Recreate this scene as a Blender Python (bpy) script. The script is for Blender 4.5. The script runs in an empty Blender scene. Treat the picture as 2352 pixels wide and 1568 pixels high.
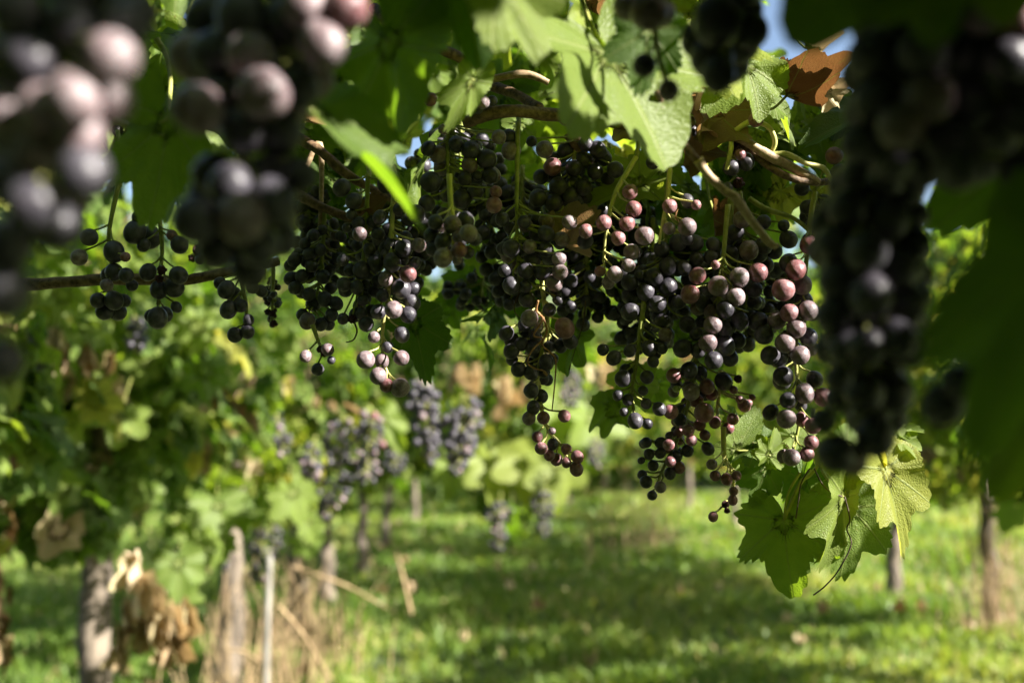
import bpy, math, random
import numpy as np
from mathutils import Vector, Matrix

random.seed(11)
rng = np.random.default_rng(11)
SC = bpy.context.scene
COL = SC.collection

# ------------------------------------------------------------------ camera, sky, sun, exposure
FPX = 35.0 / 36.0 * 2352.0                    # focal length in units of the 2352 x 1568 picture
CAMZ = 1.10
PITCH = math.atan(216.0 / FPX)
cam_d = bpy.data.cameras.new('camera')
cam = bpy.data.objects.new('camera', cam_d)
COL.objects.link(cam)
cam.location = (0, 0, CAMZ)
cam.rotation_euler = (math.pi / 2 + PITCH, 0, 0)
cam_d.lens = 35.0
cam_d.sensor_width = 36.0
cam_d.clip_start = 0.02
cam_d.clip_end = 500.0
cam_d.dof.use_dof = True
cam_d.dof.focus_distance = 0.665
cam_d.dof.aperture_fstop = 4.6
cam_d.dof.aperture_blades = 9
SC.camera = cam

SUN_AZ, SUN_EL = math.radians(66), math.radians(32)     # azimuth from straight behind the camera towards the right
SUN = Vector((math.sin(SUN_AZ) * math.cos(SUN_EL), -math.cos(SUN_AZ) * math.cos(SUN_EL), math.sin(SUN_EL)))
world = bpy.data.worlds.new('World')
SC.world = world
world.use_nodes = True
wn = world.node_tree
sky = wn.nodes.new('ShaderNodeTexSky')
sky.sky_type = 'NISHITA'
sky.sun_disc = False
sky.sun_elevation = SUN_EL
sky.sun_rotation = math.atan2(SUN.x, SUN.y)
sky.altitude = 100
sky.dust_density = 2.5
wn.links.new(sky.outputs[0], wn.nodes['Background'].inputs[0])
wn.nodes['Background'].inputs[1].default_value = 0.06
sl = bpy.data.lights.new('sun', 'SUN')
sl.energy = 5.0
sl.angle = math.radians(0.5)
sl.color = (1.0, 0.94, 0.84)
so = bpy.data.objects.new('sun', sl)
COL.objects.link(so)
so.rotation_euler = SUN.to_track_quat('Z', 'Y').to_euler()
SC.view_settings.view_transform = 'Standard'
SC.view_settings.look = 'None'
SC.view_settings.exposure = 2.1
SC.view_settings.gamma = 1.0
SC.cycles.max_bounces = 6
SC.cycles.diffuse_bounces = 3
SC.cycles.transmission_bounces = 4

RIGHT = Vector((1, 0, 0))
FWD = Vector((0, math.cos(PITCH), math.sin(PITCH)))
UP = Vector((0, -math.sin(PITCH), math.cos(PITCH)))
CAMP = Vector((0, 0, CAMZ))


def P(u, v, d):
    return CAMP + FWD * d + RIGHT * ((u - 1176.0) / FPX * d) + UP * (-(v - 784.0) / FPX * d)


def project(p):
    q = p - CAMP
    d = q.dot(FWD)
    if d <= 0.01:
        return None
    return 1176 + q.dot(RIGHT) / d * FPX, 784 - q.dot(UP) / d * FPX, d


# ------------------------------------------------------------------ node helpers and materials
class NT:
    def __init__(self, name):
        self.m = bpy.data.materials.new(name)
        self.m.use_nodes = True
        self.t = self.m.node_tree
        self.b = self.t.nodes['Principled BSDF']
        self.out = self.t.nodes['Material Output']

    def n(self, kind, **kw):
        nd = self.t.nodes.new(kind)
        for k, v in kw.items():
            setattr(nd, k, v)
        return nd

    def put(self, sock, val):
        if hasattr(val, 'is_output'):
            self.t.links.new(val, sock)
        else:
            sock.default_value = val

    def math(self, op, a, b=None, c=None, clamp=False):
        nd = self.n('ShaderNodeMath', operation=op, use_clamp=clamp)
        for i, v in enumerate((a, b, c)):
            if v is not None:
                self.put(nd.inputs[i], v)
        return nd.outputs[0]

    def mix(self, f, a, b, blend='MIX'):
        nd = self.n('ShaderNodeMix', data_type='RGBA', blend_type=blend)
        self.put(nd.inputs[0], f)
        self.put(nd.inputs[6], a if hasattr(a, 'is_output') else (*a, 1))
        self.put(nd.inputs[7], b if hasattr(b, 'is_output') else (*b, 1))
        return nd.outputs[2]

    def ramp(self, f, stops):
        nd = self.n('ShaderNodeValToRGB')
        el = nd.color_ramp.elements
        while len(el) < len(stops):
            el.new(0.5)
        for e, (p, c) in zip(el, stops):
            e.position = p
            e.color = (*c, 1)
        self.put(nd.inputs[0], f)
        return nd.outputs[0]

    def maprange(self, v, a, b, c=0.0, d=1.0, smooth=True):
        nd = self.n('ShaderNodeMapRange')
        nd.interpolation_type = 'SMOOTHSTEP' if smooth else 'LINEAR'
        self.put(nd.inputs[0], v)
        for i, x in enumerate((a, b, c, d)):
            self.put(nd.inputs[i + 1], x)
        return nd.outputs[0]

    def noise(self, scale, detail=3.0, vec=None, rough=0.55):
        nd = self.n('ShaderNodeTexNoise')
        nd.inputs['Scale'].default_value = scale
        nd.inputs['Detail'].default_value = detail
        nd.inputs['Roughness'].default_value = rough
        if vec is None:
            vec = self.n('ShaderNodeTexCoord').outputs['Object']
        self.t.links.new(vec, nd.inputs['Vector'])
        return nd.outputs['Fac']

    def bump(self, h, strength, dist):
        nd = self.n('ShaderNodeBump')
        nd.inputs['Strength'].default_value = strength
        nd.inputs['Distance'].default_value = dist
        self.t.links.new(h, nd.inputs['Height'])
        self.t.links.new(nd.outputs[0], self.b.inputs['Normal'])
        return nd.outputs[0]


def mat_leaf(name, ramp_top, ramp_through, through=0.47):
    M = NT(name)
    uv = M.n('ShaderNodeUVMap').outputs[0]
    sep = M.n('ShaderNodeSeparateXYZ')
    M.t.links.new(uv, sep.inputs[0])
    x, y = sep.outputs[0], sep.outputs[1]
    th = M.math('ARCTAN2', x, y)
    k = M.math('ROUND', M.math('DIVIDE', th, 0.9))
    k = M.math('MAXIMUM', M.math('MINIMUM', k, 2.0), -2.0)
    tf = M.math('SUBTRACT', th, M.math('MULTIPLY', k, 0.9))
    r = M.math('SQRT', M.math('ADD', M.math('MULTIPLY', x, x), M.math('MULTIPLY', y, y)))
    s = M.math('MULTIPLY', r, M.math('COSINE', tf))
    t = M.math('ABSOLUTE', M.math('MULTIPLY', r, M.math('SINE', tf)))
    width = M.math('MULTIPLY_ADD', s, -0.016, 0.026)
    main = M.math('SUBTRACT', 1.0, M.maprange(M.math('DIVIDE', t, width), 0.35, 1.0))
    q = M.math('FRACT', M.math('DIVIDE', M.math('SUBTRACT', s, M.math('MULTIPLY', t, 0.75)), 0.16))
    side = M.maprange(M.math('ABSOLUTE', M.math('SUBTRACT', q, 0.5)), 0.44, 0.5)
    vein = M.math('MAXIMUM', main, M.math('MULTIPLY', side, 0.22))
    hue = M.n('ShaderNodeAttribute', attribute_name='hue').outputs['Fac']
    mott = M.noise(90.0, 4.0)
    h2 = M.math('ADD', hue, M.math('MULTIPLY', M.math('SUBTRACT', mott, 0.5), 0.22), clamp=True)
    col = M.ramp(h2, ramp_top)
    col = M.mix(M.math('MULTIPLY', vein, 0.7), col, (0.27, 0.31, 0.10))
    spots = M.noise(310.0, 2.0)
    col = M.mix(M.maprange(spots, 0.66, 0.74, 0.0, 0.65), col, (0.12, 0.065, 0.02))
    back = M.n('ShaderNodeNewGeometry').outputs['Backfacing']
    col = M.mix(M.math('MULTIPLY', back, 0.35), col, (0.14, 0.20, 0.06))
    M.t.links.new(col, M.b.inputs['Base Color'])
    M.b.inputs['Roughness'].default_value = 0.5
    M.b.inputs['Specular IOR Level'].default_value = 0.25
    vor = M.n('ShaderNodeTexVoronoi', feature='DISTANCE_TO_EDGE')
    vor.inputs['Scale'].default_value = 26.0
    M.t.links.new(uv, vor.inputs['Vector'])
    hgt = M.math('SUBTRACT', M.math('MULTIPLY', M.maprange(vor.outputs['Distance'], 0.0, 0.35), 0.5), vein)
    nb = M.bump(hgt, 0.38, 0.0012)
    tr = M.n('ShaderNodeBsdfTranslucent')
    tc = M.ramp(h2, ramp_through)
    tc = M.mix(M.math('MULTIPLY', vein, 0.5), tc, (0.10, 0.14, 0.02))
    M.t.links.new(tc, tr.inputs['Color'])
    M.t.links.new(nb, tr.inputs['Normal'])
    mx = M.n('ShaderNodeMixShader')
    mx.inputs[0].default_value = through
    M.t.links.new(M.b.outputs[0], mx.inputs[1])
    M.t.links.new(tr.outputs[0], mx.inputs[2])
    M.t.links.new(mx.outputs[0], M.out.inputs['Surface'])
    return M.m


LEAF_TOP = [(0.0, (0.020, 0.048, 0.010)), (0.35, (0.065, 0.115, 0.018)), (0.65, (0.17, 0.225, 0.038)), (1.0, (0.32, 0.31, 0.05))]
LEAF_THRU = [(0.0, (0.06, 0.16, 0.008)), (0.35, (0.20, 0.36, 0.014)), (0.65, (0.40, 0.54, 0.03)), (1.0, (0.70, 0.62, 0.07))]
DRY_TOP = [(0.0, (0.07, 0.030, 0.014)), (0.4, (0.24, 0.145, 0.078)), (0.75, (0.48, 0.36, 0.22)), (1.0, (0.68, 0.55, 0.37))]
DRY_THRU = [(0.0, (0.14, 0.045, 0.012)), (0.4, (0.28, 0.14, 0.045)), (0.75, (0.48, 0.31, 0.14)), (1.0, (0.58, 0.42, 0.23))]
M_LEAF = mat_leaf('vine_leaf_green', LEAF_TOP, LEAF_THRU)
M_DRY = mat_leaf('dry_leaf_brown', DRY_TOP, DRY_THRU, 0.3)


def mat_grape(name, c1, c2, bloom, bloom_col, sss, sss_rad):
    M = NT(name)
    rnd = M.n('ShaderNodeObjectInfo').outputs['Random']
    tc = M.n('ShaderNodeTexCoord').outputs['Object']
    vm = M.n('ShaderNodeVectorMath', operation='ADD')
    M.t.links.new(tc, vm.inputs[0])
    cmb = M.n('ShaderNodeCombineXYZ')
    M.t.links.new(M.math('MULTIPLY', rnd, 37.0), cmb.inputs[0])
    M.t.links.new(M.math('MULTIPLY', rnd, 11.0), cmb.inputs[2])
    M.t.links.new(cmb.outputs[0], vm.inputs[1])
    vec = vm.outputs[0]
    n1 = M.noise(1.6, 4.0, vec)
    base = M.mix(M.math('MULTIPLY_ADD', M.maprange(M.noise(0.8, 2.0, vec), 0.3, 0.7), 0.7, M.math('MULTIPLY', rnd, 0.3)), tuple(x * 0.7 for x in c1), tuple(x * 1.25 for x in c2))
    n2 = M.noise(17.0, 3.0, vec, 0.7)
    bl = M.math('MULTIPLY', M.maprange(n1, 0.28, 0.66, 0.35, 1.0), bloom)
    bl = M.math('MULTIPLY', bl, M.maprange(n2, 0.33, 0.62, 0.72, 1.08))
    bl = M.math('MULTIPLY', bl, M.math('MULTIPLY_ADD', rnd, 0.5, 0.7), clamp=True)
    spk = M.maprange(n2, 0.66, 0.72)
    bl = M.math('MAXIMUM', bl, M.math('MULTIPLY', spk, 0.55 * min(1, bloom * 1.6)))
    col = M.mix(bl, base, bloom_col)
    M.t.links.new(col, M.b.inputs['Base Color'])
    M.t.links.new(M.math('MULTIPLY_ADD', bl, 0.40, 0.26, clamp=True), M.b.inputs['Roughness'])
    M.b.inputs['Specular IOR Level'].default_value = 0.38
    if sss:
        M.b.inputs['Subsurface Weight'].default_value = sss
        M.b.inputs['Subsurface Radius'].default_value = sss_rad
        M.b.inputs['Subsurface Scale'].default_value = 0.0045
    M.bump(M.math('ADD', n1, M.math('MULTIPLY', n2, 0.15)), 0.12, 0.02)
    return M.m


M_GRAPE = {
    'k': mat_grape('grape_skin_blue_black', (0.010, 0.009, 0.014), (0.020, 0.014, 0.018), 0.34, (0.19, 0.185, 0.225), 0.0, (1, .3, .2)),
    'p': mat_grape('grape_skin_purple', (0.045, 0.016, 0.022), (0.075, 0.022, 0.026), 0.56, (0.42, 0.37, 0.39), 0.12, (1.0, 0.25, 0.2)),
    'r': mat_grape('grape_skin_red', (0.085, 0.009, 0.014), (0.15, 0.020, 0.022), 0.40, (0.46, 0.36, 0.38), 0.20, (1.0, 0.22, 0.15)),
    'g': mat_grape('grape_skin_green', (0.22, 0.27, 0.05), (0.26, 0.30, 0.07), 0.25, (0.5, 0.52, 0.35), 0.3, (0.8, 0.9, 0.2)),
}


def mat_simple(name, c1, c2, scale, rough=0.7, stretch=None, bump=0.4, dist=0.002, thr=None):
    M = NT(name)
    tc = M.n('ShaderNodeTexCoord').outputs['Object']
    if stretch:
        mp = M.n('ShaderNodeMapping')
        mp.inputs['Scale'].default_value = stretch
        M.t.links.new(tc, mp.inputs[0])
        tc = mp.outputs[0]
    n = M.noise(scale, 6.0, tc, 0.65)
    col = M.mix(M.maprange(n, 0.32, 0.68), c1, c2)
    M.t.links.new(col, M.b.inputs['Base Color'])
    M.b.inputs['Roughness'].default_value = rough
    M.bump(n, bump, dist)
    return M.m


M_CANE = mat_simple('brown_cane_bark', (0.055, 0.030, 0.016), (0.24, 0.15, 0.075), 260, 0.65, (1, 1, 1), 0.6, 0.001)
M_PALECANE = mat_simple('pale_cane_bark', (0.25, 0.16, 0.085), (0.50, 0.38, 0.22), 240, 0.6, None, 0.5, 0.0008)
M_STEM = mat_simple('green_stem', (0.20, 0.24, 0.045), (0.36, 0.36, 0.10), 160, 0.5, None, 0.3, 0.0006)
M_PALESTEM = mat_simple('yellow_green_stem', (0.42, 0.43, 0.12), (0.60, 0.55, 0.20), 160, 0.5, None, 0.3, 0.0006)
M_BARK = mat_simple('vine_trunk_bark', (0.035, 0.027, 0.021), (0.24, 0.195, 0.15), 28, 0.9, (1, 1, 0.22), 1.0, 0.012)
M_TENDRIL = mat_simple('brown_tendril', (0.20, 0.085, 0.030), (0.42, 0.22, 0.09), 150, 0.55)
M_DARKTENDRIL = mat_simple('dark_dry_tendril', (0.030, 0.018, 0.012), (0.09, 0.055, 0.03), 150, 0.6)
M_RAISIN = mat_simple('shrivelled_grape_skin', (0.05, 0.012, 0.014), (0.20, 0.06, 0.06), 3.0, 0.5, None, 1.0, 0.3)
M_STAKE = mat_simple('weathered_stake', (0.12, 0.115, 0.10), (0.34, 0.32, 0.29), 30, 0.6, (1, 1, 0.2), 0.3, 0.002)
M_STRAW = mat_simple('dry_straw', (0.20, 0.13, 0.065), (0.42, 0.31, 0.17), 20, 0.8)


def tag(o, label=None, cat=None, group=None, kind=None):
    for k, v in (('label', label), ('category', cat), ('group', group), ('kind', kind)):
        if v:
            o[k] = v
    return o


def empty(name, loc):
    o = bpy.data.objects.new(name, None)
    o.empty_display_size = 0.02
    COL.objects.link(o)
    o.location = loc
    return o


# ------------------------------------------------------------------ mesh collector
class MB:
    """Collects vertices, faces, leaf coordinates and a per-vertex hue into ONE mesh."""

    def __init__(self):
        self.v, self.f, self.uv, self.h, self.n = [], [], [], [], 0

    def add(self, V, F, UV=None, hue=0.5):
        V = np.asarray(V, dtype=np.float64)
        self.v.append(V)
        n = self.n
        self.f.extend([tuple(i + n for i in f) for f in F])
        self.uv.append(np.zeros((len(V), 2)) if UV is None else UV)
        self.h.append(np.full(len(V), hue) if np.isscalar(hue) else np.asarray(hue))
        self.n += len(V)
        return self

    def tube(self, pts, radii, sides=6, smooth=3, jitter=0.0, cap=True):
        pts = [Vector(p) for p in pts]
        if np.isscalar(radii):
            radii = [radii] * len(pts)
        if smooth > 1 and len(pts) > 2:
            q, rr = [], []
            for i in range(len(pts) - 1):
                p0, p1 = pts[max(i - 1, 0)], pts[i]
                p2, p3 = pts[i + 1], pts[min(i + 2, len(pts) - 1)]
                for k in range(smooth):
                    t = k / smooth
                    q.append(0.5 * ((2 * p1) + (p2 - p0) * t + (2 * p0 - 5 * p1 + 4 * p2 - p3) * t * t + (3 * p1 - p0 - 3 * p2 + p3) * t ** 3))
                    rr.append(radii[i] * (1 - t) + radii[i + 1] * t)
            q.append(pts[-1])
            rr.append(radii[-1])
            pts, radii = q, rr
        ref = Vector((0.31, 0.87, 0.38))
        V, F = [], []
        m = len(pts)
        for i, p in enumerate(pts):
            d = (pts[min(i + 1, m - 1)] - pts[max(i - 1, 0)])
            d = d.normalized() if d.length > 1e-9 else Vector((0, 0, 1))
            a = ref - d * ref.dot(d)
            if a.length < 1e-3:
                a = Vector((1, 0, 0)) - d * d.x
            a.normalize()
            b = d.cross(a)
            ref = a
            for s in range(sides):
                an = 2 * math.pi * s / sides
                r = radii[i] * (1 + (random.uniform(-jitter, jitter) if jitter else 0))
                V.append(tuple(p + (a * math.cos(an) + b * math.sin(an)) * r))
        for i in range(m - 1):
            for s in range(sides):
                s2 = (s + 1) % sides
                F.append((i * sides + s, i * sides + s2, (i + 1) * sides + s2, (i + 1) * sides + s))
        if cap:
            F.append(tuple(range(sides - 1, -1, -1)))
            F.append(tuple((m - 1) * sides + s for s in range(sides)))
        return self.add(V, F)

    def build(self, name, mat, parent=None, smooth=True, origin=None):
        V = np.concatenate(self.v) if self.v else np.zeros((0, 3))
        if parent is not None:
            V = V - np.array(parent.location)
        elif origin is not None:
            V = V - np.array(origin)
        me = bpy.data.meshes.new(name)
        me.from_pydata(V.tolist(), [], self.f)
        uv = np.concatenate(self.uv)
        lay = me.uv_layers.new(name='UVMap')
        idx = np.zeros(len(me.loops), dtype=np.int32)
        me.loops.foreach_get('vertex_index', idx)
        lay.data.foreach_set('uv', uv[idx].astype(np.float32).ravel())
        at = me.attributes.new('hue', 'FLOAT', 'POINT')
        at.data.foreach_set('value', np.concatenate(self.h).astype(np.float32))
        if smooth:
            me.polygons.foreach_set('use_smooth', np.ones(len(me.polygons), dtype=bool))
        me.materials.append(mat)
        me.update()
        o = bpy.data.objects.new(name, me)
        COL.objects.link(o)
        if parent is not None:
            o.parent = parent
        elif origin is not None:
            o.location = origin
        return o


# ------------------------------------------------------------------ vine leaf shape
def leaf_shape(N, seed, lobe=0.45, teeth=0, bend=0.25, fold=0.15, wave=0.07, rings=4, curl=0.0):
    """A five-lobed vine leaf: petiole at the origin, tip at (0, 1, 0); returns vertices, faces and leaf coordinates."""
    R = random.Random(seed)
    th = np.linspace(-math.pi, math.pi, N)
    centres = [(0.0, 1.0), (0.9, 0.86), (-0.9, 0.86), (1.8, 0.66), (-1.8, 0.66), (2.55, 0.42), (-2.55, 0.42)]
    acc = np.full(N, (1 - lobe) ** 5 * 0.55)
    for c, L in centres:
        L = L * R.uniform(0.92, 1.08)
        w = 0.62
        acc = acc + (L * np.exp(-((th - c) / w) ** 2)) ** 5
    r = acc ** 0.2
    r = np.where(np.abs(th) > 2.75, r * np.interp(np.abs(th), [2.75, math.pi], [1.0, 0.12]), r)
    if teeth:
        ph = (th / (2 * math.pi) * teeth * (1 + 0.08 * np.sin(3 * th + seed))) % 1.0
        amp = 0.15 * (0.6 + 0.4 * np.sin(th * 5 + seed))
        r = r * (1 + amp * (np.abs(ph - 0.35) / 0.65 * -1.0 + 0.5))
    else:
        r = r * (1 + 0.06 * np.array([R.uniform(-1, 1) for _ in range(N)]))
    x0, y0 = r * np.sin(th), r * np.cos(th)
    V, UV, F = [(0, 0, 0)], [(0, 0)], []
    fr = [((i + 1) / rings) ** 0.9 for i in range(rings)]
    ph1, ph2 = R.uniform(0, 6.28), R.uniform(0, 6.28)
    for f in fr:
        for i in range(N):
            x, y, t = x0[i] * f, y0[i] * f, th[i]
            z = fold * abs(x) - bend * y * abs(y) * 0.6 - bend * 0.35 * x * x
            z += wave * f * f * math.sin(3 * t + ph1) + wave * 0.6 * f ** 3 * math.sin(7 * t + ph2)
            z -= 0.06 * math.cos(2 * math.pi * t / 0.9) * f * f * (0.4 + wave * 4)
            X, Y = x, y
            if curl:
                a = curl * x
                if abs(a) > 1e-4:
                    X = math.sin(a) / curl
                    z += (1 - math.cos(a)) / curl * (1 if curl > 0 else 1)
                b = curl * 0.55 * y
                Y, z = y * math.cos(b * 0.6), z + y * math.sin(b * 0.6)
            V.append((X, Y, z))
            UV.append((x, y))
    for i in range(N - 1):
        F.append((0, 1 + i + 1, 1 + i))
    for k in range(rings - 1):
        a, b = 1 + k * N, 1 + (k + 1) * N
        for i in range(N - 1):
            F.append((a + i, a + i + 1, b + i + 1, b + i))
    # faces wind so that the upper side is +z
    F = [tuple(reversed(f)) if len(f) == 4 else f for f in F]
    return np.array(V), F, np.array(UV)


LEAF_HI = [leaf_shape(176, 40 + i, 0.40 + 0.06 * (i % 4), 44, 0.18 + 0.12 * (i % 3), 0.05 + 0.09 * (i % 4), 0.06 + 0.02 * (i % 3), 6) for i in range(8)]
LEAF_MID = [leaf_shape(89, 70 + i, 0.40 + 0.06 * (i % 4), 22, 0.2 + 0.15 * (i % 3), 0.05 + 0.1 * (i % 4), 0.08, 3) for i in range(10)]
LEAF_LO = [leaf_shape(45, 90 + i, 0.42 + 0.05 * (i % 4), 11, 0.2 + 0.2 * (i % 3), 0.05 + 0.1 * (i % 4), 0.08, 2) for i in range(10)]
LEAF_MIN = [leaf_shape(23, 110 + i, 0.4, 0, 0.3, 0.15, 0.08, 1) for i in range(6)]
DRY_HI = [leaf_shape(89, 130 + i, 0.35, 22, 0.5, 0.5 + 0.2 * i, 0.22, 5, 1.1 + 0.35 * i) for i in range(5)]
DRY_LO = [leaf_shape(33, 150 + i, 0.35, 0, 0.5, 0.4 + 0.2 * i, 0.2, 3, 1.0 + 0.4 * i) for i in range(5)]


def frame(tipdir, normal):
    y = Vector(tipdir).normalized()
    z = Vector(normal)
    z = z - y * z.dot(y)
    if z.length < 1e-4:
        z = Vector((0.3, 0.2, 1)) - y * y.z
    z.normalize()
    x = y.cross(z)
    return np.array([[x.x, y.x, z.x], [x.y, y.y, z.y], [x.z, y.z, z.z]])


def put_leaf(mb, shape, J, tipdir, normal, size, hue=0.5, sx=1.0):
    V, F, UV = shape
    W = (V * np.array([size * sx, size, size])) @ frame(tipdir, normal).T + np.array(J)
    mb.add(W, F, UV, hue)


# ------------------------------------------------------------------ grapes
def sphere_mesh(seed, seg=22, rings=14, raisin=False):
    R = random.Random(seed)
    V, F = [(0, 0, 1.06)], []
    el = R.uniform(1.0, 1.12)
    a, b = R.uniform(0, 6), R.uniform(0, 6)
    for i in range(1, rings):
        ph = math.pi * i / rings
        for s in range(seg):
            t = 2 * math.pi * s / seg
            k = 1 + 0.018 * math.sin(2 * t + a) * math.sin(ph) + 0.015 * math.sin(3 * ph + b)
            if raisin:
                k *= 0.86 + 0.16 * math.sin(5 * t + a + 2 * ph) * math.sin(ph) + R.uniform(-0.08, 0.08)
            V.append((k * math.sin(ph) * math.cos(t), k * math.sin(ph) * math.sin(t), k * el * math.cos(ph)))
    V.append((0, 0, -el * 0.985))
    for s in range(seg):
        F.append((0, 1 + s, 1 + (s + 1) % seg))
    for i in range(rings - 2):
        for s in range(seg):
            s2 = (s + 1) % seg
            F.append((1 + i * seg + s, 1 + (i + 1) * seg + s, 1 + (i + 1) * seg + s2, 1 + i * seg + s2))
    last, o = len(V) - 1, 1 + (rings - 2) * seg
    for s in range(seg):
        F.append((o + s, last, o + (s + 1) % seg))
    # the small blossom scar at the lower end
    n0 = len(V)
    for s in range(6):
        t = s * math.pi / 3
        V.append((0.07 * math.cos(t), 0.07 * math.sin(t), -el * 1.015))
        V.append((0.10 * math.cos(t), 0.10 * math.sin(t), -el * 0.97))
    F.append(tuple(n0 + 2 * s for s in range(5, -1, -1)))
    for s in range(6):
        s2 = (s + 1) % 6
        F.append((n0 + 2 * s, n0 + 2 * s2, n0 + 2 * s2 + 1, n0 + 2 * s + 1))
    return V, F


def make_grape_meshes(seg, rings, count, tagname):
    out = {}
    for c in 'kprgd':
        out[c] = []
        for i in range(count):
            V, F = sphere_mesh(i + (50 if c == 'd' else 0), seg, rings, c == 'd')
            me = bpy.data.meshes.new('grape')
            me.from_pydata(V, [], F)
            me.polygons.foreach_set('use_smooth', np.ones(len(me.polygons), dtype=bool))
            me.materials.append(M_RAISIN if c == 'd' else M_GRAPE[c])
            out[c].append(me)
    return out


GR_HI = make_grape_meshes(26, 16, 5, 'near')
GR_LO = make_grape_meshes(12, 8, 3, 'far')

ALLB = np.zeros((6000, 4))
NB = 0
LIT = []                   # points kept open to the sun when roof leaves are added: (point, clearance)


def free(p, r, k=0.80):
    if NB == 0:
        return True
    d = np.linalg.norm(ALLB[:NB, :3] - np.array(p), axis=1)
    return bool(np.all(d > k * (ALLB[:NB, 3] + r)))


def parse(s):
    out = []
    for part in s.split():
        a = part.split(',')
        out.append((float(a[0]), float(a[1]), float(a[2]) * 1.06, a[3]))
    return out


def bunch(label, d, rachis, explicit='', fills=(), group=None, mix='kkkp', meshes=None, stem=None, spread=0.03, rr=0.0016, rach_d=None, cat='grape bunch', clear=(0.45, 0.8)):
    """One hanging grape bunch: an Empty at its peduncle, a green stem with its pedicels, and every grape a mesh of its own."""
    global NB
    meshes = meshes or GR_HI
    stem = stem or M_STEM
    rp = [P(u, v, (rach_d or d)) for u, v in rachis]
    root = empty('grape_bunch', rp[0])
    tag(root, label, cat, group)
    berries = []
    ex = parse(explicit)
    ex.sort(key=lambda b: 0 if '*' in b[3] else 1)
    for (u, v, r, c) in ex:
        lit = '*' in c
        best = None
        for off in (-0.012, -0.004, 0.004, 0.012, 0.02, 0.028, 0.036, -0.02, -0.03, 0.046, 0.06):
            dd = d + off + (0.006 if not lit else -0.006)
            p = P(u, v, dd)
            rad = r * dd / FPX
            if free(p, rad):
                best = (p, rad)
                break
        if best is None:
            dd = d + 0.02
            best = (P(u, v, dd), r * dd / FPX)
        p, rad = best
        ALLB[NB] = (*p, rad)
        NB += 1
        berries.append((p, rad, c[0]))
        if lit:
            LIT.append((p, random.uniform(*clear) if d > .45 else (random.uniform(.62, .9) if u < 1000 else random.uniform(.6, .78))))
    for (uc, vc, ru, rv, n, rmin, rmax) in fills:
        tries = 0
        got = 0
        while got < n and tries < n * 40 and len(berries) < 100:
            tries += 1
            a, q = random.uniform(0, 2 * math.pi), math.sqrt(random.random())
            u, v = uc + ru * q * math.cos(a), vc + rv * q * math.sin(a)
            dd = d + 0.004 + spread * random.uniform(-0.35, 1.0)
            r = random.uniform(rmin, rmax)
            p = P(u, v, dd)
            rad = r * d / FPX
            if not free(p, rad, 0.85):
                continue
            ALLB[NB] = (*p, rad)
            NB += 1
            berries.append((p, rad, random.choice(mix)))
            got += 1
    # stem: rachis and one pedicel per grape
    mb = MB()
    nr = len(rp)
    mb.tube(rp, [rr * (1.15 - 0.6 * i / max(1, nr - 1)) for i in range(nr)], 8, 5, 0.08)
    seg = []
    for i in range(nr - 1):
        for k in range(8):
            seg.append(rp[i].lerp(rp[i + 1], k / 8))
    seg.append(rp[-1])
    for (p, rad, c) in berries:
        top = p + Vector((0, 0, rad * 0.3))
        tgt = p + Vector((0, 0, rad * 2.2))
        best = min(seg, key=lambda s: (s - tgt).length)
        axis = (best - p)
        if axis.length < rad * 1.05:
            axis = Vector((0, 0.3, 1))
            best = p + axis.normalized() * rad * 1.4
        axis = (axis.normalized() + Vector((0, 0, 0.5))).normalized()
        st = p + axis * rad * 0.95
        mid = st.lerp(best, 0.55) + Vector((random.uniform(-1, 1), random.uniform(-1, 1), -0.6)) * rad * 0.35
        w = rr * 0.5
        mb.tube([st - axis * rad * 0.05, st + axis * rad * 0.2, mid, best], [w * 1.5, w * 0.8, w * 0.8, w * 1.1], 5, 3, 0.0)
        g = bpy.data.objects.new('grape', random.choice(meshes[c]))
        COL.objects.link(g)
        g.parent = root
        g.location = p - root.location
        q = axis.to_track_quat('Z', 'Y')
        g.rotation_euler = (q.to_matrix() @ Matrix.Rotation(random.uniform(0, 6.28), 3, 'Z')).to_euler()
        g.scale = (rad, rad, rad)
    mb.build('stem', stem, root)
    return root

# ------------------------------------------------------------------ ground and grass
def vnoise(x, y, s, seed=0):
    """smooth value noise on arrays"""
    x, y = np.asarray(x) / s, np.asarray(y) / s
    xi, yi = np.floor(x).astype(int), np.floor(y).astype(int)
    fx, fy = x - xi, y - yi
    fx, fy = fx * fx * (3 - 2 * fx), fy * fy * (3 - 2 * fy)

    def hsh(a, b):
        n = np.sin(a * 127.1 + b * 311.7 + seed * 74.7) * 43758.5453
        return n - np.floor(n)
    return (hsh(xi, yi) * (1 - fx) + hsh(xi + 1, yi) * fx) * (1 - fy) + (hsh(xi, yi + 1) * (1 - fx) + hsh(xi + 1, yi + 1) * fx) * fy


def ground_z(x, y):
    return 0.10 * (vnoise(x, y, 1.7, 3) - 0.5) + 0.05 * (vnoise(x, y, 0.6, 5) - 0.5) + 0.8 * (np.clip((np.asarray(y) - 14) / 40, 0, 1)) ** 1.5


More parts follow.
